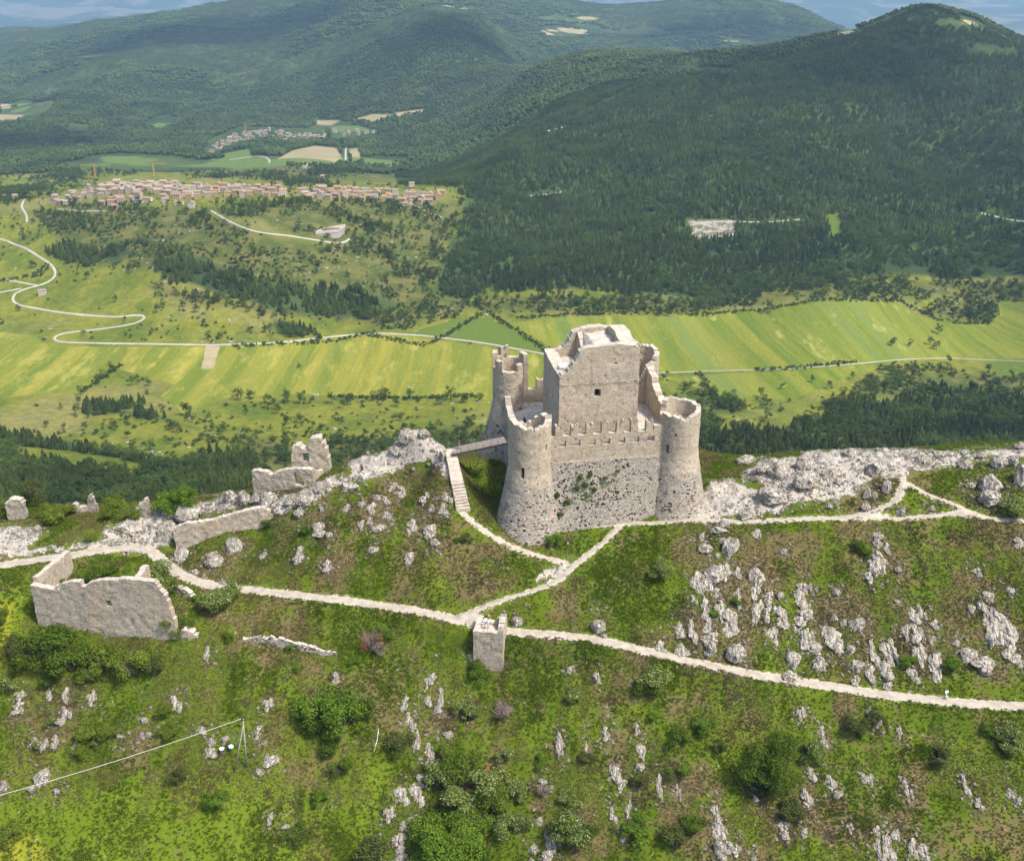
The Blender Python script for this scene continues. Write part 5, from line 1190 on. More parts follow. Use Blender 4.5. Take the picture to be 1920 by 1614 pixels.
p = hit(238, 1043); sg = empty('signpost', p); tag(sg, 'short post with a small dark red board beside the path junction', 'sign')
MAT['sign'] = M_simple('dark_red_paint_mat', (.12, .035, .03), (.16, .05, .04), 3, .6, 0)
mb = MB(); mb.tube((0, 0, -.3), (0, 0, .9), .05, .05, 8); mb.obj('post', MAT['darkwood'], sg, True); mb = MB(); mb.box((0, -.06, .75), (.42, .05, .5)); mb.obj('board', MAT['sign'], sg)
p = hit(1772, 1309); cn_ = empty('cairn_marker', p); tag(cn_, 'white trail marker post with stacked stones at the path edge', 'trail marker')
MAT['paint'] = M_simple('white_paint_mat', (.70, .67, .60), (.80, .77, .70), 4, .8, .01)
mb = MB(); mb.tube((0, 0, -.3), (.05, 0, 1.25), .05, .045, 8); mb.obj('post', MAT['paint'], cn_, True)
mb = MB(); mb.box((.05, -.02, 1.25), (.55, .12, .42), .2); mb.obj('board', MAT['paint'], cn_)
for k in range(3):
    V = I2*np.array([.42-.08*k, .34-.06*k, .16]); V = V*(1+.2*fbm3(V+k, .3, 2, k)[:, None]); s_ = add('stone', mesh_from('stone', V, I2F, MAT['ruinfloor'], True), cn_, (.02*k, -.25, .12+.24*k))
# white heap resting on the keep's left wall
V = I3*np.array([.8, .6, .5]); V = V*(1+.35*fbm3(V, .4, 3, 77, True)[:, None])
q = cw(kx0+1.4, 6.9+2.2, 26.0); o = add('rubble_heap', mesh_from('rubble_heap', V, I3F, MAT['paint'], True), None, q); tag(o, 'small white heap lying on the left wall top of the keep', 'heap')

# ------------------------------------------------------------ people
def skin_obj(name, chain, edges, mat, parent, sub=2, root=0):
    me = bpy.data.meshes.new(name); me.from_pydata([c[0] for c in chain], edges, []); me.materials.append(mat)
    o = add(name, me, parent); md = o.modifiers.new('skin', 'SKIN'); sv_ = me.skin_vertices[0].data
    for i, c in enumerate(chain): sv_[i].radius = (c[1], c[2] if len(c) > 2 else c[1]); sv_[i].use_root = (i == root)
    s = o.modifiers.new('sub', 'SUBSURF'); s.levels = 1; s.render_levels = 1
    for poly in me.polygons: poly.use_smooth = True
    md.use_smooth_shade = True; return o
MAT['skin'] = M_simple('skin_mat', (.50, .30, .21), (.56, .35, .25), 3, .6, 0)
def cloth(c): return M_simple('cloth_mat', c, tuple(v*1.3 for v in c), 5, .9, 0)
def person(p, rz, label, top, low, hair, pose='stand', pack=None, long=False):
    t = empty('person', p, rz); tag(t, label, 'person')
    if pose == 'stand': hip, ch, nk, hd = (0, 0, .92), (0, -.02, 1.28), (0, 0, 1.48), (0, -.03, 1.62); kn = [(s*.11, -.06+.1*s, .50) for s in (-1, 1)]; ft = [(s*.13, -.02+.16*s, .07) for s in (-1, 1)]; ha = [(s*.30, -.18, .86) for s in (-1, 1)]; el = [(s*.30, .04, 1.10) for s in (-1, 1)]
    elif pose == 'bend': hip, ch, nk, hd = (0, .1, .90), (0, -.16, 1.16), (0, -.34, 1.30), (0, -.45, 1.38); kn = [(s*.11, -.04, .48) for s in (-1, 1)]; ft = [(s*.13, .02, .07) for s in (-1, 1)]; ha = [(s*.22, -.42, .72) for s in (-1, 1)]; el = [(s*.28, -.26, .95) for s in (-1, 1)]
    else: hip, ch, nk, hd = (0, 0, .20), (0, .02, .55), (0, 0, .78), (0, -.03, .93); kn = [(s*.15, -.40, .48) for s in (-1, 1)]; ft = [(s*.15, -.72, .08) for s in (-1, 1)]; ha = [(s*.14, -.45, .50) for s in (-1, 1)]; el = [(s*.28, -.14, .42) for s in (-1, 1)]
    V = Vector; C = [(hip, .13, .10), (ch, .16, .11), (nk, .055), (hd, .092, .105), (tuple(V(hd)+V((0, 0, .10))), .075, .085), (tuple(V(hd)+V((0, -.075, -.03))), .035)]; E = [(0, 1), (1, 2), (2, 3), (3, 4), (3, 5)]
    for k, s in enumerate((-1, 1)):
        i = len(C); hipj = tuple(V(hip)+V((s*.09, 0, -.05))); sh = tuple(V(ch).lerp(V(nk), .6)+V((s*.18, 0, -.02)))
        C += [(hipj, .09), (kn[k], .058), (ft[k], .042), (tuple(V(ft[k])+V((0, -.17, -.03))), .038, .03)]; E += [(0, i), (i, i+1), (i+1, i+2), (i+2, i+3)]
        i = len(C); C += [(sh, .055), (el[k], .040), (ha[k], .028), (tuple(V(ha[k])+V((0, -.03, -.07))), .036, .018)]; E += [(1, i), (i, i+1), (i+1, i+2), (i+2, i+3)]
        h = V(ha[k])+V((0, -.03, -.07)); j = i+3
        for f in range(4): n_i = len(C); C += [(tuple(h+V(((f-1.5)*.021, -.01, -.055+.004*abs(f-1.5)))), .009), (tuple(h+V(((f-1.5)*.023, -.03, -.09+.006*abs(f-1.5)))), .008)]; E += [(j, n_i), (n_i, n_i+1)]
        n_i = len(C); C += [(tuple(h+V((-s*.045, -.02, -.01))), .010), (tuple(h+V((-s*.055, -.04, -.035))), .009)]; E += [(j, n_i), (n_i, n_i+1)]
    skin_obj('body', C, E, MAT['skin'], t)
    S_c = [(hip, .17, .13), (ch, .20, .145), (tuple(V(ch).lerp(V(nk), .75)), .11, .09)]; S_e = [(0, 1), (1, 2)]
    for k, s in enumerate((-1, 1)):
        i = len(S_c); sh = tuple(V(ch).lerp(V(nk), .6)+V((s*.18, 0, -.02))); S_c += [(sh, .08), (tuple(V(sh).lerp(V(el[k]), .7 if not long else 1)), .058)]; S_e += [(1, i), (i, i+1)]
        if long: S_c += [(tuple(V(el[k]).lerp(V(ha[k]), .85)), .042)]; S_e += [(i+1, i+2)]
    skin_obj('shirt', S_c, S_e, top, t)
    L_c = [(tuple(V(hip)+V((0, 0, .03))), .165, .13)]; L_e = []
    for k, s in enumerate((-1, 1)):
        i = len(L_c); hipj = tuple(V(hip)+V((s*.09, 0, -.05))); L_c += [(hipj, .12), (tuple(V(hipj).lerp(V(kn[k]), .85)), .088)]; L_e += [(0, i), (i, i+1)]
        if long: L_c += [(tuple(V(kn[k]).lerp(V(ft[k]), .85)), .065)]; L_e += [(i+1, i+2)]
    skin_obj('trousers' if long else 'shorts', L_c, L_e, low, t)
    for k in range(2):
        Vs = I2*np.array([.055, .14, .05]); add('shoe', mesh_from('shoe', Vs, I2F, MAT['darkwood'], True), t, tuple(V(ft[k])+V((0, -.07, -.03))))
    Vh = I3*np.array([.108, .118, .118]); keepm = (Vh[:, 2] > .01) | (Vh[:, 1] > .02); Vh[~keepm] *= .8
    add('hair', mesh_from('hair', Vh, I3F, hair, True), t, tuple(V(hd)+V((0, .015, .055))))
    if pack is not None:
        Vp = I3.copy(); Vp = np.sign(Vp)*np.abs(Vp)**.7*np.array([.17, .12, .27]); add('backpack', mesh_from('backpack', Vp, I3F, pack, True), t, tuple(V(ch)+V((0, .24, .05))))
    t.scale = (1.08, 1.08, 1.08); return t
brown = cloth((.045, .025, .015)); 
g = hit(679, 888); person(g, 2.6, 'person with a dark red top and dark shorts standing on the white rocks', cloth((.22, .03, .035)), cloth((.05, .04, .06)), brown, 'stand')
g = from_y(835, 836, 171.6); g = hit(834, 838) or Vector(g); person(g, 1.3, 'person with a dark backpack bending forward by the bridge end', cloth((.34, .20, .11)), cloth((.12, .07, .06)), brown, 'bend', cloth((.03, .03, .035)))
g = br.matrix_world; bpy.context.view_layer.update(); q = br.matrix_world @ Vector((1.6, .2, .04)); person(q, -1.4, 'person in a dark red shirt and blue shorts walking on the footbridge', cloth((.24, .03, .04)), cloth((.12, .18, .30)), brown, 'stand')
person(Vector(cw(1.5, 14.0, 13.0)), 2.4, 'person in dark clothes standing in the castle court by its left wall', cloth((.03, .025, .05)), cloth((.025, .025, .04)), brown, 'stand', None, True)
person(Vector(cw(5.0, 9.2, 13.0)), .3, 'person in black sitting against the foot of the keep', cloth((.02, .02, .022)), cloth((.10, .13, .14)), brown, 'sit', None, True)
q = Vector(list(a0+dd*.28+nn*1.7)+[-6.75]); person(q, 2.8, 'person in white standing at the left on top of the pier', cloth((.62, .66, .70)), cloth((.40, .45, .52)), brown, 'stand')
q = Vector(list(a0+dd*.44+nn*1.7)+[-6.75]); person(q, 3.3, 'person in pale blue standing at the right on top of the pier', cloth((.42, .55, .66)), cloth((.35, .36, .38)), brown, 'stand')

# ------------------------------------------------------------ scattering for what nobody could count
def scatter(name, pts, sc, protos, label, cat, seed=0, zs=None, tilt=0.):
    pts = np.asarray(pts, np.float32); n = len(pts)
    me = bpy.data.meshes.new(name); me.vertices.add(n); me.vertices.foreach_set('co', pts.ravel())
    g = np.random.default_rng(seed)
    rot = np.stack([g.normal(size=n)*tilt, g.normal(size=n)*tilt, g.random(n)*6.283], 1).astype(np.float32)
    a = me.attributes.new('rot', 'FLOAT_VECTOR', 'POINT'); a.data.foreach_set('vector', rot.ravel())
    s3 = np.stack([sc, sc, sc*(zs if zs is not None else 1)], 1).astype(np.float32)
    a = me.attributes.new('scl', 'FLOAT_VECTOR', 'POINT'); a.data.foreach_set('vector', s3.ravel())
    a = me.attributes.new('pick', 'INT', 'POINT'); a.data.foreach_set('value', g.integers(0, len(protos), n).astype(np.int32))
    o = add(name, me); tag(o, label, cat, None, 'stuff')
    ng = bpy.data.node_groups.new(name+'_nodes', 'GeometryNodeTree'); ng.interface.new_socket('Geometry', in_out='INPUT', socket_type='NodeSocketGeometry'); ng.interface.new_socket('Geometry', in_out='OUTPUT', socket_type='NodeSocketGeometry')
    N = ng.nodes; L = ng.links; gi = N.new('NodeGroupInput'); go = N.new('NodeGroupOutput'); ip = N.new('GeometryNodeInstanceOnPoints'); j = N.new('GeometryNodeJoinGeometry')
    for m in reversed(protos):
        oi = N.new('GeometryNodeObjectInfo'); oi.inputs['As Instance'].default_value = True; oi.inputs[0].default_value = m; L.new(oi.outputs['Geometry'], j.inputs[0])
    def na(nm, ty):
        x = N.new('GeometryNodeInputNamedAttribute'); x.data_type = ty; x.inputs[0].default_value = nm; return x.outputs[0]
    L.new(gi.outputs[0], ip.inputs['Points']); L.new(j.outputs[0], ip.inputs['Instance']); ip.inputs['Pick Instance'].default_value = True
    L.new(na('pick', 'INT'), ip.inputs['Instance Index']); L.new(na('rot', 'FLOAT_VECTOR'), ip.inputs['Rotation']); L.new(na('scl', 'FLOAT_VECTOR'), ip.inputs['Scale'])
    L.new(ip.outputs[0], go.inputs[0]); md = o.modifiers.new('scatter', 'NODES'); md.node_group = ng
    return o
def proto(name, me): return bpy.data.objects.new(name, me)          # never linked to the scene: only a source for the scatter
def pine_mesh(seed, tiers=7, seg=9, mat='pine', trunk=True):
    """unit tree: height 1, crown radius about .24; ragged tiers of drooping branch fans"""
    g = random.Random(seed); V = []; Fs = []
    for t in range(tiers):
        z0 = .10+.84*t/tiers; r = (.25*(1-t/tiers)**.75+.025)*g.uniform(.85, 1.15); k = len(V); V.append((g.uniform(-.01, .01), g.uniform(-.01, .01), min(1, z0+.24)))
        for i in range(seg*2):
            a = math.pi*i/seg+t*.7; q = r*(g.uniform(.8, 1.2) if i % 2 == 0 else g.uniform(.38, .6)); V.append((q*math.cos(a), q*math.sin(a), z0+g.uniform(-.03, .03)-(.02 if i % 2 == 0 else -.03)))
        for i in range(seg*2): Fs.append((k, k+1+i, k+1+(i+1) % (seg*2)))
    return V, Fs
def broad_mesh(seed, n=9, sub=(I1, I1F), zlo=.28):
    g = random.Random(seed); VV = []; FF = []; k = 0
    for c, r in clumps(n, .42, zlo, .80, seed, (.17, .27)):
        P_ = sub[0]; v = P_*(1+.34*fbm3(P_*3+seed+k, 1., 2, seed)[:, None])*np.array(r)+np.array(c); VV.append(v); FF.append(sub[1]+k); k += len(v)
    return np.concatenate(VV), np.concatenate(FF)
def leafy_lod(seed, n, size, cl, h=1.):
    V, Fq = leaf_cloud(n, [((c[0][0]*.44, c[0][1]*.44, c[0][2]*h), (c[1][0]*.44, c[1][1]*.44, c[1][2]*.44)) for c in cl], size, seed); return V, Fq
def trunk_mesh(name, h=.4, r=.02):
    m = MB(); m.tube((0, 0, -.08), (0, 0, h), r*1.3, r*.7, 6, False); return mesh_from(name, m.v, m.f, MAT['bark'], True)
PINE = [mesh_from('crown', *pine_mesh(s), MAT['pine'], False) for s in range(5)]
BROAD = []; SCRB = []
for s in range(6):
    V, Fq = leafy_lod(s+60, 420, .05, clumps(10, 1., .30, .92, s+60, (.30, .5)))
    BROAD.append(mesh_from('crown', V, Fq, MAT['broad'], False))
    V, Fq = leafy_lod(s+80, 200, .075, clumps(6, 1., .10, .55, s+80, (.35, .6)))
    SCRB.append(mesh_from('foliage', V, Fq, MAT['scrub'], False))
BR_LOD = []
for s in range(4):
    V, Fq = broad_mesh(s+30, 7); BR_LOD.append(proto('broad_far', mesh_from('broad_far', V, Fq, MAT['broad'], False)))
PN_LOD = []
for s in range(4):
    V, Fs = pine_mesh(s+40, 4, 6); PN_LOD.append(proto('pine_far', mesh_from('pine_far', V, Fs, MAT['pine'], False)))
PN_P = [proto('pine_src', m) for m in PINE]; BR_P = [proto('broad_src', m) for m in BROAD]; SC_P = [proto('scrub_src', m) for m in SCRB]
# clumps of distant trees
def clump_mesh(seed, n, R_, kind):
    g = random.Random(seed); VV = []; FF = []; k = 0
    for i in range(n):
        a = g.uniform(0, 6.28); q = R_*math.sqrt(g.random()); h = g.uniform(6, 11)
        if kind == 'p': V, Fs = pine_mesh(seed*31+i, 2, 4); V = np.array(V); Fs = np.array(Fs)
        else:
            V = I1*(1+.3*fbm3(I1*2+i*3+seed, 1., 2, i)[:, None])*np.array([.42, .42, .38])+np.array([0, 0, .45]); Fs = I1F
        VV.append(V*h+np.array([q*math.cos(a), q*math.sin(a), -.6])); FF.append(Fs+k); k += len(V)
    return np.concatenate(VV), np.concatenate(FF)
CL_B = [proto('wood_clump', mesh_from('wood_clump', *clump_mesh(s, 9, 15, 'b'), MAT['broad'], False)) for s in range(5)]
CL_P = [proto('pine_clump', mesh_from('pine_clump', *clump_mesh(s+9, 9, 13, 'p'), MAT['pine'], False)) for s in range(4)]

def cand(y0, y1, per, seed, pad=.045):
    """random points of even ground density between two distances, inside the field of view"""
    g = np.random.default_rng(seed); ul = .66+pad; area = ul*(y1*y1-y0*y0); n = int(area/per)
    y = np.sqrt(g.random(n)*(y1*y1-y0*y0)+y0*y0); x = (g.random(n)*2-1)*ul*y; z = gz_arr(x, y)
    px, py = proj(x, y, z); return x, y, z, px, py, g
road_lines = [world_line(p, y0, 8000, 12.) for p, wd, y0 in ROADS]
def off_roads(x, y, d=7):
    m = np.ones(x.shape, bool)
    for ln in road_lines:
        if len(ln) < 2: continue
        bb = (x > ln[:, 0].min()-20) & (x < ln[:, 0].max()+20) & (y > ln[:, 1].min()-20) & (y < ln[:, 1].max()+20) & (y < 2500)
        if bb.any():
            dd_, _ = line_d(x[bb], y[bb], ln); w_ = m[bb]; w_ &= dd_ > d; m[bb] = w_
    return m
VIL = [[(85,378),(120,355),(185,345),(290,328),(335,330),(350,345),(400,345),(530,345),(535,372),(400,372),(395,395),(340,400),(280,392),(200,385),(90,388)],[(560,352),(830,352),(830,382),(570,378)],[(380,290),(395,262),(450,238),(610,244),(612,262),(500,258),(430,275),(400,290)],[(620,242),(710,244),(705,262),(620,262)],[(590,430),(645,430),(650,455),(590,452)]]
# -- pines of the near and middle woods
allp = []
x, y, z, px, py, g = cand(500, 2050, 17, 1)
fo = any_poly(px, py, CONIF)/2; nz = fbm2(x, y, 45, 3, 7); nz2 = fbm2(x, y, 12, 2, 8)
broadpatch = (fbm2(x, y, 110, 3, 15) > .20) | (g.random(len(x)) < .08) | ((px < 700) & (py > 790) & (fbm2(x, y, 60, 3, 16) > -.05)) | ((px > 1300) & (py > 740) & (fbm2(x, y, 60, 3, 16) > .12))
keep_ = (fo + nz*16 > 0) & (nz2 > -.55) & (any_poly(px, py, TAN+GREEN+QUARRY+OPEN)+nz*4 < 1) & off_roads(x, y, 6) & (clear_mask(px, py)+nz*5 < 1)
keep_ &= g.random(len(x)) < np.where(y < 1100, .93, .80)
mp_, mb_ = keep_ & ~broadpatch, keep_ & broadpatch
P_pine = np.stack([x, y, z, 6.5+3.5*g.random(len(x))], 1)[mp_]; P_brd = [np.stack([x, y, z, 5.5+3*g.random(len(x))], 1)[mb_]]
# -- scrub and field trees
x, y, z, px, py, g = cand(470, 2050, 18, 2)
field = np.maximum(any_poly(px, py, FLD_A+FLD_B), any_poly(px, py, GREEN+TAN+QUARRY)); scr = any_poly(px, py, SCRUB); hea = any_poly(px, py, HEATH); fo = any_poly(px, py, CONIF)
vil = any_poly(px, py, VIL)
n1 = fbm2(x, y, 38, 4, 17); n2 = fbm2(x, y, 110, 3, 19)
dens = np.where(scr+n2*14 > 0, .72, np.where(hea > 0, .60, .10)); dens = np.where((py > 700) & (scr <= 0), .10, dens); dens = np.where((y > 1480) & ((px > 740) | (py < 292)), 1.0, dens)
dens = np.where((px < 620) & (py > 790) & (py < 860), .22, dens)
ok = (g.random(len(x)) < np.where(dens > .95, .95, dens*sstep(-.45, .40, n1)*1.5)) & (field < -2) & (fo < 0) & ((vil < 2) | (g.random(len(x)) < .45)) & off_roads(x, y, 6)
ok &= ~((y > 1500) & (clear_mask(px, py)+n1*5 > 0)) & ~((y > 1500) & (vil > -6))
big = (g.random(len(x)) < np.where(scr > 0, .40, np.where(hea > 0, .10, .25))) | (dens > .95)
P_brd.append(np.stack([x, y, z, 4.6+4.4*g.random(len(x))], 1)[ok & big]); P_scr = np.stack([x, y, z, 1.9+2.4*g.random(len(x))], 1)[ok & ~big]
# hedges
HED = [[(915,585),(960,615),(1005,645),(1030,660)],[(975,598),(1060,590),(1130,590)],[(1310,700),(1335,742),(1372,772)],[(1420,694),(1520,689),(1600,680)],[(440,650),(620,641),(700,624)],[(1290,592),(1440,580),(1540,562),(1680,564)],[(1660,540),(1700,575),(1760,600)],[(1790,606),(1862,608),(1868,570)],
       [(150,735),(190,712),(225,685)],[(640,745),(760,748),(900,742)],[(60,520),(75,518),(90,500)],[(700,630),(800,650),(905,588)],[(0,528),(60,518),(85,500)]]
hp = []
for hd_ in HED:
    ln = world_line(hd_, 450, 2000, 2.6)
    for q in ln:
        for _ in range(2): hp.append((q[0]+random.gauss(0, 1.6), q[1]+random.gauss(0, 2.2), 0, random.uniform(1.6, 4.2)))
hp = np.array(hp); hp[:, 2] = gz_arr(hp[:, 0], hp[:, 1]); P_scr = np.concatenate([P_scr, hp])
P_brd = np.concatenate(P_brd)
# -- trees one can point at: hand-placed field trees first, then the largest in the picture
HT = [(210,690,20),(195,702,18),(185,712,20),(152,733,18),(350,768,28),(446,741,24),(473,739,20),(502,756,24),(538,746,20),(563,748,22),(585,750,14),(622,748,22),(714,738,26),(701,744,18),(770,741,20),(658,751,20),(845,739,26),(828,750,22),(870,748,18),(562,686,10),(88,796,14),(115,762,12),
      (1243,707,14),(1281,724,16),(1290,724,16),(1299,738,14),(1425,737,18),(1522,711,14),(1467,724,13),(1442,577,24),(1672,640,18),(1706,644,13),(1744,641,16),(1755,649,17),(1759,618,18),(1676,562,14),(1234,587,14),(1254,587,14),(1280,585,12),(1349,573,14),(1390,556,18),(1880,555,14),(745,755,18),(900,745,16),(120,800,12),(312,822,12),(240,815,16),(480,812,14),(605,800,16),(640,790,12),(1640,735,26),(1690,712,14),(1885,745,30)]
TREEB = empty  # (alias kept short)
def inst_tree(p, h, kind, i, lab, px, py):
    if kind == 'pine': cm = PINE[i % 5]; s = (h*1.05, h*1.05, h)
    else: cm = BROAD[i % 6]; s = (h, h, h*.95)
    t = empty(kind+'_tree' if kind == 'pine' else 'broadleaf_tree', p, (i*2.4) % 6.28); t.scale = s
    add('crown', cm, t); add('trunk', TRK[0 if kind == 'pine' else 1], t)
    tag(t, None, 'tree', lab[1]); LAB.append((t, lab[0], px, py))
TRK = [trunk_mesh('trunk', .5, .018), trunk_mesh('trunk', .45, .03)]
def vreg(px, py):
    if py < 640: return 'on the hill below the villages' if px < 850 else 'at the foot of the dark forest'
    if px < 640: return 'in the left hay fields' if py < 790 else 'on the shaded slope behind the left crest'
    if px < 960: return 'between the fields and the castle rocks'
    return 'in the right hay fields' if py < 735 else 'on the slope behind the right crest'
for i, (px, py, hpx) in enumerate(HT):
    p = hit(px, py+hpx*.4, 420, 3000); m = (p.y*cT-(p.z-CZ)*sT)/F
    inst_tree(p, hpx*m*1.12, 'broad', i, ('single round green tree '+vreg(px, py), 'lone trees in the valley fields'), px, py)
def biggest(A, n):
    px, py = proj(A[:, 0], A[:, 1], A[:, 2]+A[:, 3]*.6); d = A[:, 1]*cT-(A[:, 2]-CZ)*sT
    vis = (px > 5) & (px < 1915)
    crest = np.interp(px, [0, 250, 420, 560, 640, 760, 850, 1300, 1310, 1500, 1900], [925, 930, 900, 850, 840, 790, 800, 800, 850, 842, 832]); vis &= (py < crest-4)
    vis &= ~((px > 905) & (px < 1320) & (py > 640))
    s = np.where(vis, A[:, 3]/d, 0); o = np.argsort(-s)
    m = np.zeros(len(A), bool); m[o[:n]] = True; return m, px, py
m, qx, qy = biggest(P_pine, 290)
for i, k in enumerate(np.nonzero(m)[0]): inst_tree(Vector(P_pine[k, :3]), P_pine[k, 3], 'pine', i, ('dark pine tree '+vreg(qx[k], qy[k]), 'dark pines of the valley woods'), qx[k], qy[k])
P_pine = P_pine[~m]
m, qx, qy = biggest(P_brd, 230)
for i, k in enumerate(np.nonzero(m)[0]): inst_tree(Vector(P_brd[k, :3]), P_brd[k, 3], 'broad', i, ('leafy green tree '+vreg(qx[k], qy[k]), 'leafy trees scattered in the valley'), qx[k], qy[k])
P_brd = P_brd[~m]
nearp = P_pine[:, 1] < 1250
scatter('pine_forest', P_pine[nearp, :3], P_pine[nearp, 3], PN_P, 'dark pine woods covering the slopes of the valley', 'forest', 1, 1.0)
scatter('pine_forest', P_pine[~nearp, :3], P_pine[~nearp, 3]*1.1, PN_LOD, 'dark pine woods on the mountain behind the castle', 'forest', 2, .95)
scatter('broadleaf_wood', P_brd[:, :3], P_brd[:, 3], BR_P, 'green leafy trees scattered over the valley slopes', 'woodland', 3, 1.0)
scatter('scrub', P_scr[:, :3], P_scr[:, 3]*1.15, SC_P, 'low dark green bushes dotted over the valley grass', 'scrub', 4, 1.0)
# -- far woods
x, y, z, px, py, g = cand(2050, 3700, 58, 3)
nz = fbm2(x, y, 160, 3, 25); fo = any_poly(px, py, CONIF)
ok = (clear_mask(px, py)+nz*7 < 0) & (any_poly(px, py, TAN+GREEN+VIL) < -1) & off_roads(x, y, 9)
pn = (fo+nz*60 > 0) & (fbm2(x, y, 240, 3, 27) < .05)
A = np.stack([x, y, z], 1); s = 7.5+4*g.random(len(x))
scatter('mountain_pines', A[ok & pn], s[ok & pn], PN_LOD, 'dark pine forest on the far mountain flank', 'forest', 5, .95)
scatter('mountain_wood', A[ok & ~pn], s[ok & ~pn], BR_LOD, 'green leafy forest on the far hills', 'forest', 6, .9)
x, y, z, px, py, g = cand(3700, 9000, 330, 4)
ok = (clear_mask(px, py)+fbm2(x, y, 160, 3, 25)*7 < 0) & ((y < 7200) | (fbm2(x, y, 500, 3, 29) > 0)); pn = fbm2(x, y, 600, 3, 28) > .1
A = np.stack([x, y, z], 1); s = .9+.5*g.random(len(x))
scatter('far_pines', A[ok & pn], s[ok & pn], CL_P, 'hazy pine forest on the distant ridges', 'forest', 7, 1.)
scatter('far_wood', A[ok & ~pn], s[ok & ~pn], CL_B, 'hazy leafy forest on the distant ridges', 'forest', 8, 1.)

# ------------------------------------------------------------ grass and stones on the castle hill
def tuft(seed, n, h, spread, mat, wd=.03):
    g = random.Random(seed); V = []; Fs = []
    for i in range(n):
        a = g.uniform(0, 6.28); q = spread*g.random(); b = g.uniform(0, 6.28); ln = h*g.uniform(.55, 1.15); le = g.uniform(.2, .7)*ln
        c = Vector((q*math.cos(a), q*math.sin(a), -.04)); t = Vector((math.cos(b), math.sin(b), 0)); u = Vector((-t.y, t.x, 0))*wd; k = len(V)
        V += [tuple(c-u), tuple(c+u), tuple(c+t*le*.4+Vector((0, 0, ln*.6))+u*.8), tuple(c+t*le*.4+Vector((0, 0, ln*.6))-u*.8), tuple(c+t*le+Vector((0, 0, ln)))]
        Fs += [(k, k+1, k+2, k+3), (k+3, k+2, k+4)]
    return proto('tuft_src', mesh_from('tuft_src', V, Fs, mat, False))
TG = [tuft(s, 20, .23, .26, MAT['grassg'], .035) for s in range(4)]; TD = [tuft(s+9, 16, .22, .24, MAT['grassd'], .032) for s in range(3)]; TH_ = [tuft(s+19, 18, .17, .24, MAT['heatherm'], .04) for s in range(3)]
g = np.random.default_rng(5); n = 640000
yy = np.sqrt(g.random(n)*(232**2-96**2)+96**2); xx = (g.random(n)*2-1)*.64*yy; zz = gz_arr(xx, yy); ppx, ppy = proj(xx, yy, zz)
inview = (ppx > -60) & (ppx < 1980) & (ppy < 1680)
ki = np.clip((xx/yy-UU[0])/du, 0, NU-1.001).astype(int); kj = np.clip(np.interp(np.log(yy), LY, np.arange(NY)), 0, NY-1).astype(int)
rockv = rockm[kj, ki]+fbm2(xx, yy, 3, 3, 55)*1.4; pv = pathdist[kj, ki]+fbm2(xx, yy, 1.5, 2, 57)*.5
la = (xx-CAST[0])*ca+(yy-CAST[1])*sa; lb = -(xx-CAST[0])*sa+(yy-CAST[1])*ca
incs = ((la > -2.5) & (la < 28.5) & (lb > -2) & (lb < 27)) | (np.hypot(la, lb) < 5) | (np.hypot(la-26.2, lb) < 4.4)
ok = inview & (rockv < -.1) & (pv > .25) & ~incs
nA = fbm2(xx, yy, 6, 4, 59); nB = fbm2(xx, yy, 5, 4, 60)
gd = ok & (nA > .14); gh = ok & ~gd & (nB > .28+.12*tone[kj, ki]); gg = ok & ~gd & ~gh & (g.random(n) < .30+.65*sstep(-.15, .25, fbm2(xx, yy, 7, 4, 88)))
tn = tone[kj, ki]
# brown heath gathers round the outcrops
rd = np.full(n, 9.)
for rx_, ry_, rw_, rh_ in ROCKXY: rd = np.minimum(rd, np.hypot((xx-rx_)/(rw_+.7), (yy-ry_)/(rh_*.8+.8)))
gh = (gh | (ok & (rd < 1.15) & (g.random(n) < .75))) ; gd &= ~gh; gg &= ~gh
sw = gh & (tn > .5) & (rd > 1.2); gg |= sw; gh &= ~sw
A = np.stack([xx, yy, zz], 1); s = .45+.65*g.random(n); s = s*(1+.45*sstep(.1, .4, fbm2(xx, yy, 4, 3, 63)))
scatter('grass', A[gg], s[gg], TG, 'green grass tufts covering the castle hill', 'grass', 11, 1., .15)
scatter('dry_grass', A[gd], s[gd]*.9, TD, 'dry yellow grass tufts on the castle hill', 'grass', 12, 1., .15)
scatter('brown_heath', A[gh], s[gh]*.95, TH_, 'brown low heath patches on the castle hill', 'heath', 13, 1., .15)
ST = []
for s_ in range(5):
    V = I2*np.array([1, .75, .55]); V = V*(1+.35*fbm3(V+s_*5, .8, 3, s_, True)[:, None]); ST.append(proto('stone_src', mesh_from('stone_src', V, I2F, MAT['rock'], False)))
nS = fbm2(xx, yy, 5, 4, 65)
litter = inview & ~incs & (pv > -.1) & (((rockv > -.6) & (g.random(n) < .07)) | ((rockv <= -.6) & (nS > .10) & (g.random(n) < .012)) | ((rd < 1.35) & (g.random(n) < .09)) | ((rockv <= -.6) & (g.random(n) < .0025)) | ((pv < .5) & (g.random(n) < .04)))
ss = (.07+.16*g.random(n)**3)*np.where(rd < 1.5, 1.5, 1)*np.where(rockv > -.3, 1.3, 1)
scatter('loose_stones', A[litter], ss[litter], ST, 'small loose limestone pieces strewn over the hill', 'stones', 14, 1., .4)
# valley boulders and walls of rubble
x, y, z, px, py, g2 = cand(480, 1250, 160, 9)
ok = (any_poly(px, py, FLD_A+FLD_B+CONIF) < 0) & (fbm2(x, y, 60, 3, 67) > .22) & (g2.random(len(x)) < .5)
scatter('valley_stones', np.stack([x, y, z], 1)[ok], (.6+1.3*g2.random(ok.sum())), ST, 'grey boulders dotted in the valley pasture', 'stones', 15, .7, .3)

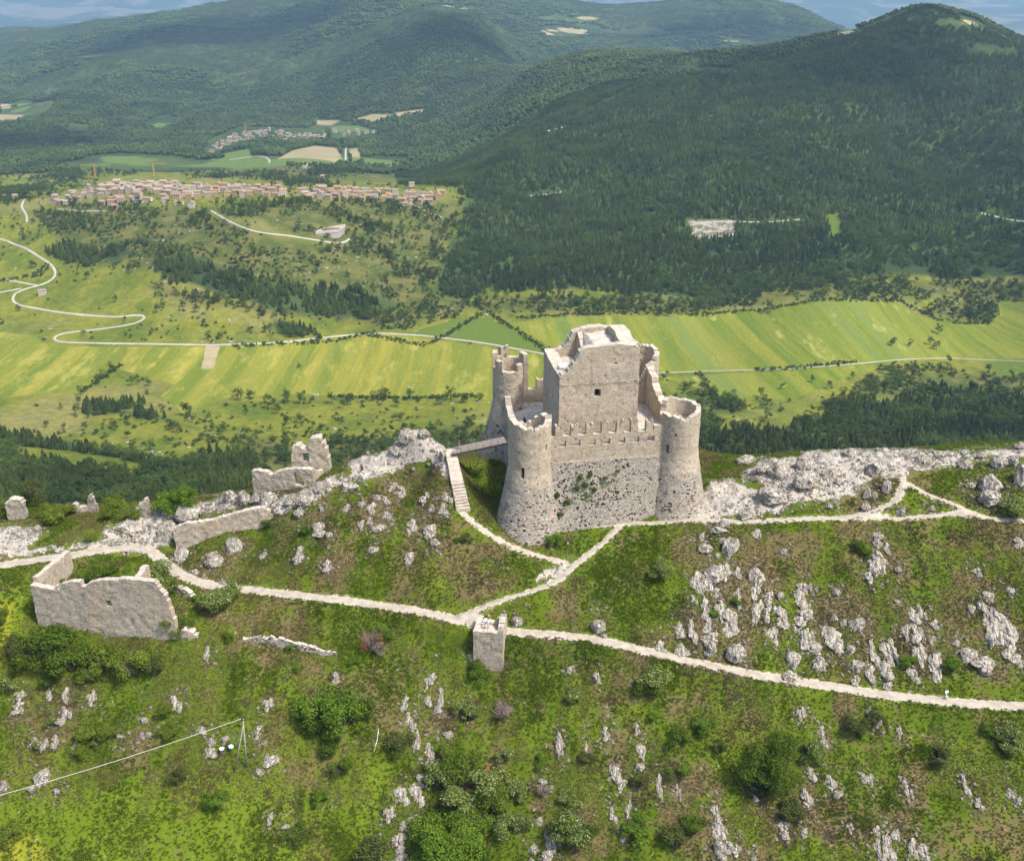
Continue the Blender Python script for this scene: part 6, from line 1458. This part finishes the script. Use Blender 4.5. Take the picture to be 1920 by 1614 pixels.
# ------------------------------------------------------------ villages
WALLM = [M_simple('house_wall_mat', c, tuple(min(1, v*1.15) for v in c), .4, .9, 0) for c in ((.35, .29, .22), (.33, .26, .18), (.45, .40, .33), (.29, .25, .21), (.38, .27, .16))]
ROOFM = [M_simple('roof_tile_mat', c, tuple(v*1.2 for v in c), .6, .9, .05) for c in ((.26, .18, .125), (.30, .235, .17), (.31, .175, .10), (.225, .195, .16))]
wn = ['cream', 'tan', 'white', 'grey stone', 'ochre']; rn = ['red-brown', 'pale tile', 'orange', 'greyish']
MAT['window'] = M_simple('dark_window_mat', (.03, .03, .035), (.05, .05, .055), 1, .3, 0)
def house_protos():
    out = []
    for k in range(6):
        g = random.Random(k); Lx, Wy, Hh = g.uniform(9, 15), g.uniform(7.5, 10), g.uniform(5.5, 9); rise = g.uniform(1.3, 2.2)
        w_ = MB(); w_.box((0, 0, Hh/2-3), (Lx, Wy, Hh+6)); k0 = len(w_.v)
        for sx in (-1, 1): w_.v += [(sx*Lx/2, -Wy/2, Hh), (sx*Lx/2, Wy/2, Hh), (sx*Lx/2, 0, Hh+rise)]; w_.f.append((k0, k0+1, k0+2)) if sx < 0 else w_.f.append((k0+3, k0+4, k0+5))
        r_ = MB(); e = .5
        for sy in (-1, 1):
            k0 = len(r_.v); r_.v += [(-Lx/2-e, sy*(Wy/2+e), Hh-.15), (Lx/2+e, sy*(Wy/2+e), Hh-.15), (Lx/2+e, 0, Hh+rise+.1), (-Lx/2-e, 0, Hh+rise+.1), (-Lx/2-e, sy*(Wy/2+e), Hh+.1), (Lx/2+e, sy*(Wy/2+e), Hh+.1), (Lx/2+e, 0, Hh+rise+.35), (-Lx/2-e, 0, Hh+rise+.35)]
            r_.f += [(k0, k0+1, k0+2, k0+3), (k0+4, k0+5, k0+6, k0+7), (k0, k0+1, k0+5, k0+4), (k0, k0+3, k0+7, k0+4), (k0+1, k0+2, k0+6, k0+5)]
        wd = []; nx = int(Lx/3)
        for fl in range(int(Hh/2.8)):
            for i in range(nx):
                xw = -Lx/2+Lx*(i+.5)/nx
                wd.append((xw, -(Wy/2+.02), 1.6+fl*2.8))
        out.append((w_, r_, wd))
    return out
HP = house_protos(); HM = {}; _w = MB(); _w.box((0, 0, 0), (1.0, .12, 1.3)); WINM = mesh_from('window', _w.v, _w.f, MAT['window'], False)
def house(p, rz, k, wi, ri, label, grp, px, py, s=1.):
    s *= .72
    if (k, wi) not in HM: HM[(k, wi)] = mesh_from('walls', HP[k][0].v, HP[k][0].f, WALLM[wi], False)
    if (k, 'r', ri) not in HM: HM[(k, 'r', ri)] = mesh_from('roof', HP[k][1].v, HP[k][1].f, ROOFM[ri], False)
    t = empty('house', p, rz); t.scale = (s, s*(.85+.3*((px*7.3) % 1)), s*(.8+.5*((px*3.7) % 1))); add('walls', HM[(k, wi)], t); add('roof', HM[(k, 'r', ri)], t)
    if s > .75 and False: pass
    if s > .66:
        for c_ in HP[k][2]: add('window', WINM, t, c_)
    tag(t, None, 'house', grp); LAB.append((t, label, px, py))
CORE = [(185,352),(232,338),(290,329),(325,331),(335,347),(350,352),(330,362),(240,358),(195,362)]
ZON = [('old core of the near village', CORE, 7.5, 3.4, 120, (0, 1, 3), (1, 1, 0, 3)),
       ('left end of the near village', [(95,372),(128,360),(185,350),(200,364),(160,372),(130,382),(95,380)], 12, 5, 14, (0, 2, 3), (0, 1)),
       ('middle of the near village', [(330,352),(400,344),(450,345),(535,352),(535,366),(400,366),(350,372),(330,368)], 10, 4.2, 40, (0, 2, 4, 1), (2, 0, 1)),
       ('lower edge of the near village', [(200,372),(250,366),(290,368),(340,372),(375,392),(335,385),(290,372),(240,380),(205,394),(190,388)], 14, 6, 14, (0, 2), (0, 1, 2)),
       ('eastern street of the near village', [(568,357),(640,354),(760,360),(830,360),(828,370),(770,372),(640,374),(572,370)], 10.5, 4.4, 52, (2, 4, 0, 1), (2, 0, 3, 1)),
       ('street end of the near village', [(730,368),(800,366),(812,378),(760,384)], 13, 6, 8, (0, 2), (2, 0)),
       ('left wing of the far village', [(388,289),(392,276),(430,256),(470,250),(470,262),(430,272),(400,288)], 7, 3.2, 22, (0, 1, 3), (1, 3, 0)),
       ('middle of the far village', [(440,250),(500,241),(570,248),(570,256),(490,257),(450,258)], 7, 3.2, 26, (0, 2, 1), (1, 0, 3)),
       ('right wing of the far village', [(500,252),(580,250),(612,252),(606,260),(520,264)], 7, 3.4, 16, (0, 2), (1, 0)),
       ('outlying group right of the far village', [(622,244),(650,241),(705,244),(700,250),(640,254)], 11, 4, 7, (2, 0), (1, 0))]
placed = []; gh_ = random.Random(42)
for zi, (znm, poly, dx, dy, cnt, ws, rs) in enumerate(ZON):
    xs_ = [q[0] for q in poly]; ys_ = [q[1] for q in poly]; tries = 0; c = 0
    while c < cnt and tries < 6000:
        tries += 1; qx, qy = gh_.uniform(min(xs_), max(xs_)), gh_.uniform(min(ys_), max(ys_))
        if poly_sd(np.array([qx]), np.array([qy]), poly)[0] < 0: continue
        if any(abs(qx-a) < dx and abs(qy-b) < dy for a, b in placed): continue
        p = hit(qx, qy+4, 1150 if zi < 6 else 2000, 5000)
        if p is None or (zi < 6 and p.y > 1800): continue
        placed.append((qx, qy)); c += 1; wi, ri, k = gh_.choice(ws), gh_.choice(rs), gh_.randrange(6)
        house(p, gh_.uniform(-.25, .25)+(math.pi/2 if gh_.random() < .25 else 0), k, wi, ri, f'{wn[wi]} house with {rn[ri]} roof in the {znm}', 'houses of the '+('near' if zi < 6 else 'far')+' village', qx, qy, 1.0 if zi < 6 else 1.12)
for (qx, qy, wi, ri, lab) in [(772,351,2,0,'pale long farm building above the east end of the near village'),(605,336,1,1,'tan farmhouse in trees behind the near village'),(655,252,0,1,'lone house on the slope right of the far village'),(80,552,2,3,'small white farm shed by the road hairpin'),(30,372,0,1,'house at the far left edge of the near village'),(572,318,2,1,'long low barn below the tan field'),(12,375,0,0,'red-roofed house at the left picture edge')]:
    p = hit(qx, qy, 800, 6000); house(p, .2, 1, wi, ri, lab, 'outlying farm buildings', qx, qy)
# walled white cemetery
c0, c1, c2, c3 = [hit(*q, 1000, 1600) for q in ((592,441),(604,434),(648,438),(636,449))]
cem = empty('walled_cemetery', c0); tag(cem, 'white walled rectangular yard in the scrub below the near village', 'cemetery')
ctr = (c0+c1+c2+c3)/4; zb = max(q.z for q in (c0, c1, c2, c3))+.6
V = [(q.x-c0.x, q.y-c0.y, zb-c0.z) for q in (c0, c1, c2, c3)]+[(q.x-c0.x, q.y-c0.y, -6) for q in (c0, c1, c2, c3)]
add('yard', mesh_from('yard', V, [(0, 1, 2, 3), (0, 4, 5, 1), (1, 5, 6, 2), (2, 6, 7, 3), (3, 7, 4, 0)], MAT['road'], False), cem)
for a_, b_ in ((c0, c1), (c1, c2), (c2, c3), (c3, c0)):
    d_ = b_-a_; mb = MB(); mb.box(((a_.x+b_.x)/2-c0.x, (a_.y+b_.y)/2-c0.y, zb-c0.z+1.3), (math.hypot(d_.x, d_.y), .9, 3.0), math.atan2(d_.y, d_.x)); mb.obj('wall', WALLM[2], cem)
mb = MB(); mb.box((c1.x-c0.x+12, c1.y-c0.y-1, zb-c0.z+2), (16, 4, 3.5), -.1); mb.obj('roof', ROOFM[0], cem)
# tower cranes over the villages
for (qx, qy, ht, jl, lab) in [(180,338,26,-1,'orange tower crane left of the near village core'),(290,334,26,1,'orange tower crane behind the near village core'),(461,250,22,1,'small orange crane above the far village')]:
    p = hit(qx, qy, 1200 if qy > 300 else 2300, 5000); t = empty('tower_crane', p); tag(t, lab, 'crane')
    mb = MB()
    for k in range(int(ht/2)):
        z0, z1 = k*2., k*2+2.
        for sx, sy in ((-1, -1), (1, -1), (1, 1), (-1, 1)): mb.tube((sx*.8, sy*.8, z0), (sx*.8, sy*.8, z1), .22, .22, 4, False)
        mb.tube((-.8, -.8, z0), (.8, -.8, z1), .15, .15, 4, False); mb.tube((.8, .8, z0), (-.8, .8, z1), .15, .15, 4, False)
    mb.obj('mast', MAT['crane'], t)
    mb = MB()
    for k in range(12):
        x0, x1 = jl*(k*2.3-4), jl*(k*2.3-1.7); mb.tube((x0, -.5, ht), (x1, -.5, ht), .22, .22, 4, False); mb.tube((x0, .5, ht), (x1, .5, ht), .22, .22, 4, False); mb.tube((x0, 0, ht+1.4), (x1, 0, ht+1.4), .2, .2, 4, False); mb.tube((x0, -.5, ht), (x1, 0, ht+1.4), .12, .12, 4, False)
    mb.obj('jib', MAT['crane'], t)
    mb = MB(); mb.box((jl*-4, 0, ht-1), (2.5, 1.5, 1.8)); mb.obj('counterweight', WALLM[3], t)

# ------------------------------------------------------------ fair-weather clouds, high above the frame, whose shadows lie on the hills
MAT['cloud'] = M_simple('cloud_mat', (.8, .8, .8), (.85, .85, .85), .01, 1, 0)
for k, (px, py, rx, ry) in enumerate([(400, 62, 520, 300), (880, 60, 230, 240), (1640, 120, 190, 110), (1330, 50, 380, 200), (1400, 108, 170, 70), (30, 270, 260, 180)]):
    p = hit(px, py, 800)
    if p is None: continue
    hh = 1500-p.z; q = p+Vector(sv)*(hh/sv.z); V = I4*(1+.45*fbm3(I4*1.3+k*9, .8, 4, k)[:, None])*np.array([rx, ry, 60])
    o = add('cloud', mesh_from('cloud', V, I4F, MAT['cloud'], True), None, q); o['kind'] = 'structure'

# ------------------------------------------------------------ air
hz = MB(); x0, x1, y0, y1, z0, z1 = -29000, 29000, -60, 27000, float(H.min())-8, max(float(H.max()), CZ)+60
hz.box(((x0+x1)/2, (y0+y1)/2, (z0+z1)/2), (x1-x0, y1-y0, z1-z0))
MAT['haze'] = bpy.data.materials.new('haze_mat'); MAT['haze'].use_nodes = True; t_ = MAT['haze'].node_tree
for q in list(t_.nodes):
    if q.type != 'OUTPUT_MATERIAL': t_.nodes.remove(q)
pv_ = t_.nodes.new('ShaderNodeVolumePrincipled'); pv_.inputs['Color'].default_value = (.44, .70, 1, 1); pv_.inputs['Density'].default_value = 6.3e-5; pv_.inputs['Anisotropy'].default_value = .1
t_.links.new(pv_.outputs[0], t_.nodes['Material Output'].inputs['Volume'])
ho = hz.obj('haze', MAT['haze']); ho['kind'] = 'stuff'; ho['label'] = 'thin blue summer haze over the far valley'

# ------------------------------------------------------------ labels that single each thing out
groups = {}
for t, lab, px, py in LAB: groups.setdefault(lab, []).append((px, py, t))
def ordn(k): return ['leftmost', 'second from left', 'third from left', 'fourth from left', 'fifth from left', 'sixth from left', 'seventh from left', 'eighth from left', 'ninth from left', 'tenth from left'][k] if k < 10 else f'{k+1}th from left'
used_l = set()
for lab, lst in groups.items():
    lst.sort(key=lambda q: q[0])
    for k, (px, py, t) in enumerate(lst):
        l = lab if len(lst) == 1 else ordn(k) + ', ' + lab
        if len(lst) > 10 and k >= 10:
            l = ('rightmost' if k == len(lst)-1 else f'{ordn(k)}') + ', ' + lab
        ws_ = l.split(); t['label'] = ' '.join(ws_[:16])
